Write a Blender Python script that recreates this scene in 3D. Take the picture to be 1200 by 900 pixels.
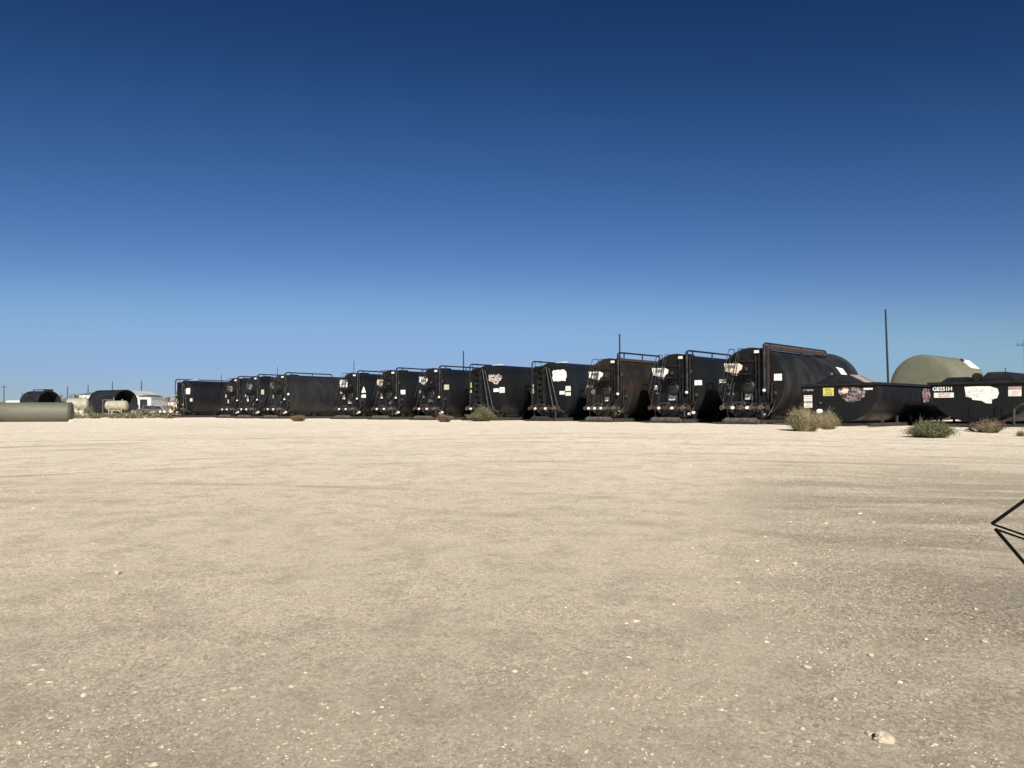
import bpy, math, random
import numpy as np
from mathutils import Vector, Matrix, noise
R = math.radians
S = bpy.context.scene
for o in list(bpy.data.objects): bpy.data.objects.remove(o)
COL = S.collection

# ---------------------------------------------------------------- camera, sky, sun
EYE = 1.55
cam_d = bpy.data.cameras.new('camera'); cam = bpy.data.objects.new('camera', cam_d); COL.objects.link(cam)
cam.location = (0, 0, EYE); cam.rotation_euler = (R(90+2.06), 0, 0)
cam_d.sensor_width = 36; cam_d.lens = 26.7; cam_d.clip_start = .05; cam_d.clip_end = 9000
S.camera = cam
SUN_AZ, SUN_EL = 170, 33
w = bpy.data.worlds.new('World'); S.world = w; w.use_nodes = True
nt = w.node_tree; bg = nt.nodes['Background']
sky = nt.nodes.new('ShaderNodeTexSky'); sky.sky_type = 'NISHITA'; sky.sun_disc = False
sky.sun_elevation = R(SUN_EL); sky.sun_rotation = R(SUN_AZ)
sky.altitude = 900; sky.air_density = 1.0; sky.dust_density = .3; sky.ozone_density = 2.6
# colour grade of the sky (deep polarised blue of the clear desert sky): scale, per-channel curve, scale back
m1 = nt.nodes.new('ShaderNodeVectorMath'); m1.operation = 'SCALE'; m1.inputs['Scale'].default_value = .075
cv = nt.nodes.new('ShaderNodeRGBCurve'); m2 = nt.nodes.new('ShaderNodeVectorMath'); m2.operation = 'SCALE'; m2.inputs['Scale'].default_value = 10
for ch, pts in ((0, ((.080, .0075), (.114, .0185), (.205, .067), (.337, .155), (.527, .20), (1, .3))),
                (1, ((.141, .029), (.198, .061), (.342, .153), (.515, .286), (.68, .31), (1, .42))),
                (2, ((.262, .0945), (.356, .174), (.539, .345), (.672, .462), (1, .6)))):
    c_ = cv.mapping.curves[ch]
    c_.points[0].location = (0, 0); c_.points[-1].location = pts[-1]
    for p in pts[:-1]: c_.points.new(*p)
cv.mapping.update()
nt.links.new(sky.outputs[0], m1.inputs[0]); nt.links.new(m1.outputs[0], cv.inputs['Color'])
nt.links.new(cv.outputs[0], m2.inputs[0]); nt.links.new(m2.outputs[0], bg.inputs[0])
bg.inputs[1].default_value = .10
sl = bpy.data.lights.new('sun', 'SUN'); sl.energy = 5.0; sl.angle = R(.5); sl.color = (1, .95, .86)
so = bpy.data.objects.new('sun', sl); COL.objects.link(so)
sd = Vector((math.sin(R(SUN_AZ))*math.cos(R(SUN_EL)), math.cos(R(SUN_AZ))*math.cos(R(SUN_EL)), math.sin(R(SUN_EL))))
so.rotation_euler = sd.to_track_quat('Z', 'Y').to_euler()
vs = S.view_settings; vs.view_transform = 'Standard'; vs.look = 'None'; vs.gamma = 1; vs.use_curve_mapping = False
vs.exposure = 0.55

FLAT = .93
def gz(x, y):
    if y >= 32: return FLAT
    t = 1-max(0, y)/32
    return FLAT*(1-t**1.3) if y > 0 else 0.0
def wx(px, d): return (px-600)/890*d

# ---------------------------------------------------------------- materials
M = {}
def nodes(name):
    m = bpy.data.materials.new(name); m.use_nodes = True; M[name] = m
    return m, m.node_tree, m.node_tree.nodes, m.node_tree.links, m.node_tree.nodes['Principled BSDF']
def mixc(N, L, fac, a, b):
    x = N.new('ShaderNodeMix'); x.data_type = 'RGBA'
    for s, v in ((x.inputs[0], fac), (x.inputs[6], a), (x.inputs[7], b)):
        if hasattr(v, 'links'): L.new(v, s)
        else: s.default_value = v if not isinstance(v, tuple) else (*v[:3], 1)
    return x.outputs[2]
def noise_n(N, L, vec, scale, detail=5, rough=.55, dist=0):
    n = N.new('ShaderNodeTexNoise'); n.inputs['Scale'].default_value = scale; n.inputs['Detail'].default_value = detail
    n.inputs['Roughness'].default_value = rough; n.inputs['Distortion'].default_value = dist
    if vec is not None: L.new(vec, n.inputs['Vector'])
    return n.outputs[0]
def ramp(N, L, src, a, b, va=0., vb=1.):
    r = N.new('ShaderNodeMapRange'); r.inputs[1].default_value = a; r.inputs[2].default_value = b
    r.inputs[3].default_value = va; r.inputs[4].default_value = vb; r.interpolation_type = 'SMOOTHSTEP'
    L.new(src, r.inputs[0]); return r.outputs[0]
def coord(N, L, scale=(1,1,1), rot=(0,0,0)):
    t = N.new('ShaderNodeTexCoord'); m = N.new('ShaderNodeMapping'); L.new(t.outputs['Object'], m.inputs[0])
    m.inputs['Scale'].default_value = scale; m.inputs['Rotation'].default_value = rot
    return m.outputs[0]
def bump(N, L, h, bs, strength=.3, dist=.02, prev=None):
    b = N.new('ShaderNodeBump'); b.inputs['Strength'].default_value = strength; b.inputs['Distance'].default_value = dist
    L.new(h, b.inputs['Height'])
    if prev is not None: L.new(prev, b.inputs['Normal'])
    L.new(b.outputs[0], bs.inputs['Normal']); return b.outputs[0]
def mat(name, c1, c2=None, scale=3, lo=.4, hi=.6, rough=.5, metal=0, c3=None, s3=12, lo3=.55, hi3=.65, bs=0, stretch=(1,1,1)):
    m, T, N, L, P = nodes(name)
    P.inputs['Roughness'].default_value = rough; P.inputs['Metallic'].default_value = metal
    v = coord(N, L, stretch)
    c2 = c2 or tuple(x*.75 for x in c1)
    n = noise_n(N, L, v, scale, 6)
    c = mixc(N, L, ramp(N, L, n, lo, hi), c1, c2)
    if c3: c = mixc(N, L, ramp(N, L, noise_n(N, L, v, s3, 8, .65), lo3, hi3), c, c3)
    L.new(c, P.inputs['Base Color'])
    rr = ramp(N, L, n, .3, .7, max(.05, rough-.1), min(1, rough+.15)); L.new(rr, P.inputs['Roughness'])
    if bs: bump(N, L, noise_n(N, L, v, s3*2, 6), P, .5, bs)
    return m
def shell_mat(name, base, dust, dustamt, rust=None, rlo=.6, rhi=.72):
    m, T, N, L, P = nodes(name); P.inputs['Specular IOR Level'].default_value = .32
    v = coord(N, L); vv = coord(N, L, (1.2, 1.2, .5))
    n = noise_n(N, L, vv, 1.0, 6, .55)
    c = mixc(N, L, ramp(N, L, n, .35, .75, 0, dustamt), base, dust)
    f = noise_n(N, L, v, 9, 8, .7)
    c = mixc(N, L, ramp(N, L, f, .62, .78, 0, dustamt*.8), c, tuple(min(1, d*1.6) for d in dust))
    if rust: c = mixc(N, L, ramp(N, L, noise_n(N, L, v, 1.3, 9, .72), rlo, rhi), c, rust)
    L.new(c, P.inputs['Base Color'])
    L.new(ramp(N, L, f, .3, .7, .42, .62), P.inputs['Roughness'])
    # rolled-plate seams every 1.2 m along the shell, and slight denting
    wv = N.new('ShaderNodeTexWave'); wv.bands_direction = 'Y'; wv.inputs['Scale'].default_value = .42; wv.inputs['Distortion'].default_value = .25
    wv.inputs['Detail'].default_value = 2; L.new(v, wv.inputs['Vector'])
    b1 = bump(N, L, ramp(N, L, wv.outputs['Fac'], .93, 1.0), P, .5, .012)
    bump(N, L, noise_n(N, L, v, 1.1, 3), P, .35, .05, b1)
    return m
shell_mat('black_steel', (.004, .0045, .006), (.020, .019, .018), .3)
shell_mat('blue_black_steel', (.005, .007, .010), (.022, .023, .026), .45)
shell_mat('dusty_steel', (.012, .012, .014), (.030, .029, .029), .7)
shell_mat('weathered_steel', (.006, .007, .0075), (.042, .037, .029), .7, (.035, .021, .013), .6, .75)
shell_mat('rusty_front', (.012, .010, .008), (.032, .024, .016), .7, (.034, .018, .012), .46, .60)
shell_mat('rusty_steel', (.008, .008, .007), (.026, .023, .016), .7, (.033, .014, .0095), .50, .64)
mat('black_paint', (.006, .006, .007), (.015, .014, .014), 4, .4, .7, .45, c3=(.06, .03, .018), s3=7, lo3=.66, hi3=.74)
mat('rust', (.045, .022, .015), (.024, .012, .009), 6, rough=.8, c3=(.08, .04, .025), s3=20, bs=.004)
mat('rusty_pipe', (.055, .03, .02), (.022, .017, .014), 7, rough=.7, c3=(.12, .07, .045), s3=18, bs=.003)
mat('roller_steel', (.10, .09, .078), (.045, .038, .032), 9, rough=.7, c3=(.16, .11, .075), s3=20, bs=.004)
mat('skid_steel', (.03, .026, .022), (.014, .012, .010), 4, rough=.7, c3=(.12, .10, .08), s3=8, lo3=.6, hi3=.72)
mat('white_paint', (.78, .77, .73), (.66, .64, .58), 5, rough=.5)
mat('white_vinyl', (.80, .79, .75), (.62, .60, .55), 6, .5, .7, .45, c3=(.25, .24, .22), s3=11, lo3=.68, hi3=.72)
mat('grey_vinyl', (.30, .30, .30), (.10, .10, .10), 7, .45, .55, .5, c3=(.02, .02, .02), s3=9, lo3=.55, hi3=.6)
mat('faded_logo_vinyl', (.55, .50, .47), (.10, .055, .05), 5.5, .48, .54, .5, c3=(.55, .2, .05), s3=4, lo3=.60, hi3=.64, stretch=(1, 1, 1.8))
mat('pink_logo_vinyl', (.30, .20, .20), (.04, .02, .025), 8, .45, .52, .5, c3=(.45, .40, .38), s3=6, lo3=.56, hi3=.6)
mat('cream_logo_vinyl', (.76, .70, .58), (.74, .60, .40), 4, .45, .6, .5, c3=(.35, .17, .09), s3=7, lo3=.62, hi3=.66)
mat('yellow_vinyl', (.72, .66, .10), (.6, .55, .12), 8, rough=.5)
mat('cream_vinyl', (.62, .58, .38), (.5, .46, .3), 8, rough=.5, c3=(.15, .13, .08), s3=14, lo3=.62, hi3=.66)
mat('red_ink', (.42, .10, .08), (.3, .08, .06), 8)
mat('pink_ink', (.5, .3, .27), (.4, .22, .2), 12)
mat('dark_ink', (.06, .055, .05), (.12, .11, .1), 12)
mat('grey_ink', (.3, .3, .28), (.4, .4, .38), 12)
mat('tan_board', (.24, .19, .14), (.32, .27, .21), 3, rough=.8, stretch=(1, 6, 1))
mat('olive_steel', (.132, .133, .092), (.110, .112, .078), .8, .4, .7, .75, c3=(.16, .15, .105), s3=2.5, lo3=.5, hi3=.75)
mat('olive_steel_light', (.145, .15, .10), (.125, .13, .088), .8, .4, .7, .7, c3=(.17, .165, .11), s3=2.5, lo3=.5, hi3=.75)
mat('grey_green_fibreglass', (.103, .103, .073), (.072, .075, .055), .55, .4, .65, .7, c3=(.16, .13, .085), s3=1.4, lo3=.52, hi3=.72, stretch=(1, .35, 1))
mat('beige_tank', (.33, .30, .225), (.27, .245, .18), 2, rough=.6, c3=(.22, .16, .09), s3=5, lo3=.63, hi3=.75)
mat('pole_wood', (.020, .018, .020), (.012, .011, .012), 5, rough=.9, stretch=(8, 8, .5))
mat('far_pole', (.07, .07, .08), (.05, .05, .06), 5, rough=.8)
mat('far_black', (.010, .012, .015), (.02, .022, .026), 1.5, rough=.6, stretch=(1, 1, 1))
M['far_black'].node_tree.nodes['Principled BSDF'].inputs['Specular IOR Level'].default_value = .08
mat('inside_black', (.006, .006, .007), (.012, .011, .01), 2, rough=.9)
mat('white_cladding', (.52, .53, .52), (.44, .45, .44), 1.5, rough=.5)
mat('dark_red', (.09, .025, .02), (.05, .02, .018), 2, rough=.8)
mat('dark_glass', (.02, .025, .03), rough=.15)
mat('car_grey', (.28, .3, .33), rough=.35)
mat('rubber', (.003, .003, .0035), rough=1.0)
M['rubber'].node_tree.nodes['Principled BSDF'].inputs['Specular IOR Level'].default_value = .1
mat('timber', (.36, .26, .16), (.25, .17, .1), 4, rough=.85)
mat('bark', (.10, .075, .05), (.06, .045, .03), 8, rough=.95)
def plant_mat(name, a, b, c):
    m, T, N, L, P = nodes(name)
    g = N.new('ShaderNodeNewGeometry')
    x = mixc(N, L, g.outputs['Random Per Island'], a, b)
    x = mixc(N, L, ramp(N, L, noise_n(N, L, coord(N, L), 2.5, 4), .42, .6), x, c)
    L.new(x, P.inputs['Base Color']); P.inputs['Roughness'].default_value = .85
    P.inputs['Specular IOR Level'].default_value = .15
plant_mat('straw_stems', (.22, .18, .105), (.40, .335, .21), (.20, .175, .095))
plant_mat('dry_brown_stems', (.14, .10, .06), (.25, .18, .11), (.12, .09, .055))
plant_mat('tan_stems', (.20, .14, .08), (.33, .26, .16), (.13, .10, .06))
plant_mat('grey_green_leaves', (.12, .115, .065), (.20, .18, .11), (.09, .10, .05))
plant_mat('green_stems', (.08, .09, .045), (.17, .17, .095), (.12, .12, .065))
plant_mat('far_scrub_leaves', (.10, .10, .065), (.20, .17, .11), (.08, .085, .055))

def stone_mat():
    m, T, N, L, P = nodes('limestone')
    g = N.new('ShaderNodeNewGeometry')
    r = N.new('ShaderNodeValToRGB'); L.new(g.outputs['Random Per Island'], r.inputs[0])
    r.color_ramp.elements[0].position = 0; r.color_ramp.elements[0].color = (.27, .215, .155, 1)
    r.color_ramp.elements[1].position = 1; r.color_ramp.elements[1].color = (.74, .66, .53, 1)
    e = r.color_ramp.elements.new(.5); e.color = (.46, .385, .28, 1)
    e = r.color_ramp.elements.new(.88); e.color = (.58, .50, .38, 1)
    c = mixc(N, L, ramp(N, L, noise_n(N, L, coord(N, L), 30, 5), .4, .65, 0, .5), r.outputs[0], (.46, .38, .28))
    L.new(c, P.inputs['Base Color']); P.inputs['Roughness'].default_value = .95
    bump(N, L, noise_n(N, L, coord(N, L), 60, 5), P, .4, .004)
stone_mat()
mat('tan_rock', (.46, .39, .295), (.36, .30, .22), 18, rough=.95, c3=(.56, .49, .38), s3=45, bs=.004)

def ground_mat():
    m, T, N, L, P = nodes('caliche')
    P.inputs['Roughness'].default_value = .97; P.inputs['Specular IOR Level'].default_value = .1
    v = coord(N, L)
    t = N.new('ShaderNodeTexCoord'); sp = N.new('ShaderNodeSeparateXYZ'); L.new(t.outputs['Object'], sp.inputs[0])
    def mul(a, b):
        q = N.new('ShaderNodeMath'); q.operation = 'MULTIPLY'
        for s_, x in ((q.inputs[0], a), (q.inputs[1], b)):
            if hasattr(x, 'links'): L.new(x, s_)
            else: s_.default_value = x
        return q.outputs[0]
    def addn(a, b):
        q = N.new('ShaderNodeMath'); q.operation = 'ADD'
        for s_, x in ((q.inputs[0], a), (q.inputs[1], b)):
            if hasattr(x, 'links'): L.new(x, s_)
            else: s_.default_value = x
        return q.outputs[0]
    tr1 = coord(N, L, (.16, .9, 1), (0, 0, R(-14)))     # wheel-swept streaks in two directions
    tr2 = coord(N, L, (.12, 1.1, 1), (0, 0, R(24)))
    def polar(cx, cy, kr, ka):
        d1 = N.new('ShaderNodeVectorMath'); d1.operation = 'SUBTRACT'; d1.inputs[1].default_value = (cx, cy, 0); L.new(t.outputs['Object'], d1.inputs[0])
        wob = N.new('ShaderNodeVectorMath'); wob.operation = 'MULTIPLY_ADD'
        nz = N.new('ShaderNodeTexNoise'); nz.inputs['Scale'].default_value = .18; nz.inputs['Detail'].default_value = 3; L.new(v, nz.inputs['Vector'])
        L.new(nz.outputs['Color'], wob.inputs[0]); wob.inputs[1].default_value = (2.2, 2.2, 0); L.new(d1.outputs[0], wob.inputs[2])
        ln = N.new('ShaderNodeVectorMath'); ln.operation = 'LENGTH'; L.new(wob.outputs[0], ln.inputs[0])
        sx_ = N.new('ShaderNodeSeparateXYZ'); L.new(wob.outputs[0], sx_.inputs[0])
        at = N.new('ShaderNodeMath'); at.operation = 'ARCTAN2'; L.new(sx_.outputs[1], at.inputs[0]); L.new(sx_.outputs[0], at.inputs[1])
        cb = N.new('ShaderNodeCombineXYZ'); L.new(mul(ln.outputs['Value'], kr), cb.inputs[0]); L.new(mul(at.outputs[0], ka), cb.inputs[1])
        return cb.outputs[0]
    big = noise_n(N, L, v, .11, 4, .5, .6)
    tr1 = polar(3, -6, 1.5, 5.0); tr2 = polar(-6, -2, 2.2, 7.0)
    c = mixc(N, L, ramp(N, L, big, .34, .66), (.88, .757, .58), (.79, .68, .517))
    # ground colour turns paler away from the camera, uneven border
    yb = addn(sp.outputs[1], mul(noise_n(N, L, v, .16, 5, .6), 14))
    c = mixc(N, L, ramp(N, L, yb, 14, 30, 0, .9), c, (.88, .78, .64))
    s1 = noise_n(N, L, tr1, 1.0, 6, .62, .3)
    c = mixc(N, L, ramp(N, L, s1, .50, .66, 0, .42), c, (.58, .495, .375))
    s2 = noise_n(N, L, tr2, 1.0, 6, .62, .3)
    c = mixc(N, L, ramp(N, L, s2, .50, .64, 0, .45), c, (.82, .72, .56))
    # wheel tracks: pairs of arcs round a turning centre
    for (cx, cy, rad, sp_, wd, col) in ((2, -7, 22.5, 1.9, .22, (.42, .35, .26)), (4, -2, 25.0, 1.9, .24, (.40, .34, .25)), (-6, -8, 18, 1.9, .2, (.44, .37, .27)), (8, -3, 13, 1.9, .16, (.82, .72, .56)), (-2, -12, 33, 2.0, .24, (.42, .35, .26))):
        d_ = N.new('ShaderNodeVectorMath'); d_.operation = 'DISTANCE'; d_.inputs[1].default_value = (cx, cy, 0)
        L.new(t.outputs['Object'], d_.inputs[0]); r_ = d_.outputs['Value']
        for k in (0, sp_):
            u = N.new('ShaderNodeMath'); u.operation = 'SUBTRACT'; L.new(r_, u.inputs[0]); u.inputs[1].default_value = rad+k
            ab = N.new('ShaderNodeMath'); ab.operation = 'ABSOLUTE'; L.new(u.outputs[0], ab.inputs[0])
            c = mixc(N, L, mul(ramp(N, L, ab.outputs[0], wd, wd*.45, 0, .6), ramp(N, L, noise_n(N, L, v, .5, 5, .6), .4, .62)), c, col)
    # worn, darker, gravelly area towards the right front
    dg = addn(sp.outputs[0], mul(sp.outputs[1], -.18))
    mx = ramp(N, L, addn(dg, mul(noise_n(N, L, v, .45, 5, .6), 1.6)), 1.0, 3.6); my = ramp(N, L, sp.outputs[1], 19, 10)
    worn = mul(mul(mx, my), ramp(N, L, noise_n(N, L, tr1, .9, 6, .65), .36, .60, .30, 1))
    c = mixc(N, L, worn, c, (.43, .37, .285))
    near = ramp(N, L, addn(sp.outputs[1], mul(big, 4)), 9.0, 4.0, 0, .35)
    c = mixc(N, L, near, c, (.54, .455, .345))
    mott = noise_n(N, L, v, 2.6, 8, .68)
    c = mixc(N, L, ramp(N, L, mott, .46, .64, 0, .45), c, (.46, .385, .29))
    md = noise_n(N, L, coord(N, L, (.55, 1, 1), (0, 0, R(8))), .75, 7, .62, .4)
    c = mixc(N, L, ramp(N, L, md, .52, .66, 0, .30), c, (.60, .51, .39))
    vo = N.new('ShaderNodeTexVoronoi'); vo.inputs['Scale'].default_value = 48; L.new(v, vo.inputs['Vector'])
    sepc = N.new('ShaderNodeSeparateColor'); L.new(vo.outputs['Color'], sepc.inputs[0])
    sel = ramp(N, L, sepc.outputs[0], .80, .82); core = ramp(N, L, vo.outputs['Distance'], .42, .28)
    cl = ramp(N, L, noise_n(N, L, v, 1.3, 6, .7), .45, .62, .10, .9)
    a2 = mul(mul(sel, core), cl)
    c = mixc(N, L, a2, c, (.76, .67, .52))
    # grit: dark pits and pale chips of several sizes, crisp edged; stronger in the worn area
    rough_k = addn(mul(worn, .5), .5)
    fine = noise_n(N, L, v, 75, 6, .85)
    c = mixc(N, L, mul(ramp(N, L, fine, .545, .60), mul(rough_k, 1.1)), c, (.17, .135, .10))
    fine3 = noise_n(N, L, coord(N, L, (1, 1, 1), (0, 0, 1)), 28, 8, .85)
    c = mixc(N, L, mul(ramp(N, L, fine3, .58, .64), rough_k), c, (.20, .16, .12))
    coarse = noise_n(N, L, coord(N, L, (1, 1, 1), (0, 0, 3)), 11, 9, .82)
    c = mixc(N, L, ramp(N, L, coarse, .56, .62, 0, .45), c, (.36, .30, .225))
    c = mixc(N, L, ramp(N, L, coarse, .44, .39, 0, .45), c, (.86, .77, .62))
    fine2 = noise_n(N, L, coord(N, L, (1, 1, 1), (0, 0, 2)), 50, 7, .85)
    c = mixc(N, L, mul(ramp(N, L, fine2, .55, .61), addn(mul(rough_k, .5), .45)), c, (.86, .77, .62))
    # every grain has its own tone: cell-random brightness at three grain sizes
    tot = None
    for sc, k in ((95, .48), (48, .40), (21, .10)):
        vr = N.new('ShaderNodeTexVoronoi'); vr.inputs['Scale'].default_value = sc; vr.inputs['Randomness'].default_value = 1
        L.new(v, vr.inputs['Vector']); sc_ = N.new('ShaderNodeSeparateColor'); L.new(vr.outputs['Color'], sc_.inputs[0])
        q = mul(addn(sc_.outputs[1], -.5), k); tot = q if tot is None else addn(tot, q)
    amp = addn(addn(mul(worn, .55), .45), mul(ramp(N, L, noise_n(N, L, v, .6, 6, .65), .38, .62), .5))
    gain = addn(mul(tot, amp), 1.0)
    mg = N.new('ShaderNodeVectorMath'); mg.operation = 'SCALE'; L.new(c, mg.inputs[0]); L.new(gain, mg.inputs['Scale'])
    tn = N.new('ShaderNodeVectorMath'); tn.operation = 'MULTIPLY'; tn.inputs[1].default_value = (1.09, 1.08, 1.055); L.new(mg.outputs[0], tn.inputs[0]); c = tn.outputs[0]
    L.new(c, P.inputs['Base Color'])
    b1 = bump(N, L, s1, P, .2, .05)
    b2 = bump(N, L, mott, P, .4, .04, b1)
    b2 = bump(N, L, coarse, P, .8, .04, b2)
    b2 = bump(N, L, fine3, P, .9, .025, b2)
    b2 = bump(N, L, tot, P, .6, .007, b2)
    b3 = bump(N, L, fine2, P, .9, .014, b2)
    b4 = bump(N, L, a2, P, .6, .012, b3)
    bump(N, L, fine, P, .85, .008, b4)
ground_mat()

# ---------------------------------------------------------------- mesh builder
class MB:
    def __init__(s): s.v = []; s.f = []; s.sm = []
    def add(s, vs_, fs, smooth=False):
        b = len(s.v); s.v += [tuple(p) for p in vs_]; s.f += [tuple(b+i for i in f) for f in fs]; s.sm += [smooth]*len(fs)
    def box(s, c, d, rot=None):
        hx, hy, hz = d[0]/2, d[1]/2, d[2]/2; c = Vector(c)
        P = [Vector((x, y, z)) for x in (-hx, hx) for y in (-hy, hy) for z in (-hz, hz)]
        if rot is not None: P = [rot @ p for p in P]
        s.add([p+c for p in P], [(0,1,3,2), (4,6,7,5), (0,4,5,1), (2,3,7,6), (0,2,6,4), (1,5,7,3)]); return s
    def cyl(s, p0, p1, r0, r1=None, n=12, caps=True):
        p0, p1 = Vector(p0), Vector(p1); r1 = r0 if r1 is None else r1
        q = (p1-p0).to_track_quat('Z', 'Y'); A = []; B = []
        for i in range(n):
            a = 2*math.pi*i/n; d = q @ Vector((math.cos(a), math.sin(a), 0)); A.append(p0+d*r0); B.append(p1+d*r1)
        s.add(A+B, [(i, (i+1) % n, n+(i+1) % n, n+i) for i in range(n)], True)
        if caps: s.add(A, [tuple(range(n))[::-1]]); s.add(B, [tuple(range(n))])
        return s
    def tube(s, pts, r, n=8):
        for a, b in zip(pts[:-1], pts[1:]): s.cyl(a, b, r, n=n)
        for p in pts[1:-1]: s.ball(p, r*1.0, 8, 5)
        return s
    def ball(s, c, r, n=12, m=8, sq=(1,1,1)):
        c = Vector(c); V = [c+Vector((0,0,-r*sq[2]))]
        for j in range(1, m):
            t = math.pi*j/m-math.pi/2
            for i in range(n):
                a = 2*math.pi*i/n; V.append(c+Vector((r*sq[0]*math.cos(t)*math.cos(a), r*sq[1]*math.cos(t)*math.sin(a), r*sq[2]*math.sin(t))))
        V.append(c+Vector((0,0,r*sq[2]))); F = []
        for i in range(n): F.append((0, 1+(i+1) % n, 1+i))
        for j in range(m-2):
            for i in range(n):
                a = 1+j*n; F.append((a+i, a+(i+1) % n, a+n+(i+1) % n, a+n+i))
        a = 1+(m-2)*n
        for i in range(n): F.append((a+i, a+(i+1) % n, len(V)-1))
        s.add(V, F, True); return s
    def prism(s, poly, y0, y1):      # polygon in XZ (seen from -Y), extruded along Y
        n = len(poly); A = [(x, y0, z) for x, z in poly]; B = [(x, y1, z) for x, z in poly]
        s.add(A+B, [tuple(range(n)), tuple(range(2*n-1, n-1, -1))]+[(i, n+i, n+(i+1) % n, (i+1) % n) for i in range(n)]); return s
    def prismx(s, poly, x0, x1):     # polygon in YZ extruded along X
        n = len(poly); A = [(x0, y, z) for y, z in poly]; B = [(x1, y, z) for y, z in poly]
        s.add(A+B, [tuple(range(n)), tuple(range(2*n-1, n-1, -1))]+[(i, n+i, n+(i+1) % n, (i+1) % n) for i in range(n)]); return s
    def build(s, name, m, parent=None):
        me = bpy.data.meshes.new(name); me.from_pydata(s.v, [], s.f); me.update()
        me.polygons.foreach_set('use_smooth', s.sm)
        if not getattr(s, 'raw', False) and len(s.v) < 20000:
            import bmesh
            bm = bmesh.new(); bm.from_mesh(me); bmesh.ops.recalc_face_normals(bm, faces=bm.faces); bm.to_mesh(me); bm.free()
        me.materials.append(M[m] if isinstance(m, str) else m)
        o = bpy.data.objects.new(name, me); COL.objects.link(o)
        if parent: o.parent = parent
        return o
def tag(o, label=None, cat=None, group=None, kind=None):
    if label: o['label'] = label
    if cat: o['category'] = cat
    if group: o['group'] = group
    if kind: o['kind'] = kind
    return o
def empty(name, loc, rz=0):
    o = bpy.data.objects.new(name, None); COL.objects.link(o); o.location = loc; o.rotation_euler = (0, 0, rz); o.empty_display_size = .2
    return o
def copy_tree(o, parent=None):
    c = o.copy(); COL.objects.link(c)
    if parent: c.parent = parent
    for ch in list(o.children): copy_tree(ch, c)
    return c
def text_part(s, size, m, parent, loc, name='lettering', rz=0, sx=1, bold=0):
    cu = bpy.data.curves.new('t', 'FONT'); cu.body = s; cu.size = size; cu.extrude = .002; cu.offset = bold
    ob = bpy.data.objects.new('t', cu); COL.objects.link(ob)
    me = bpy.data.meshes.new_from_object(ob.evaluated_get(bpy.context.evaluated_depsgraph_get()))
    bpy.data.objects.remove(ob); me.materials.clear(); me.materials.append(M[m]); me.name = name
    o = bpy.data.objects.new(name, me); COL.objects.link(o); o.parent = parent; o.location = loc
    o.rotation_euler = (R(90), 0, rz); o.scale = (sx, 1, 1); return o

# ---------------------------------------------------------------- ground
def make_ground():
    ys = [-60, -30, -12, -5, 0]+[y for y in np.arange(.5, 34, .35)]+list(np.geomspace(34.5, 4500, 70))
    xs = list(-np.geomspace(4500, 24, 34))+list(np.arange(-23.5, 23.6, .45))+list(np.geomspace(24, 4500, 34))
    V = []
    for y in ys:
        for x in xs:
            z = gz(x, y)
            k = max(0, min(1, (34-y)/8))
            z += (noise.noise((x*.22, y*.3, 3.1))*.045+noise.noise((x*.9, y*1.1, 9.1))*.014)*k
            V.append((x, y, z))
    nx = len(xs); F = [(j*nx+i, j*nx+i+1, (j+1)*nx+i+1, (j+1)*nx+i) for j in range(len(ys)-1) for i in range(nx-1)]
    b = MB(); b.v = V; b.f = F; b.sm = [True]*len(F); b.raw = True
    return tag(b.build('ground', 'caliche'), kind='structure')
make_ground()
def gsurf(x, y):
    k = max(0, min(1, (34-y)/8))
    return gz(x, y)+(noise.noise((x*.22, y*.3, 3.1))*.045+noise.noise((x*.9, y*1.1, 9.1))*.014)*k

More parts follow.
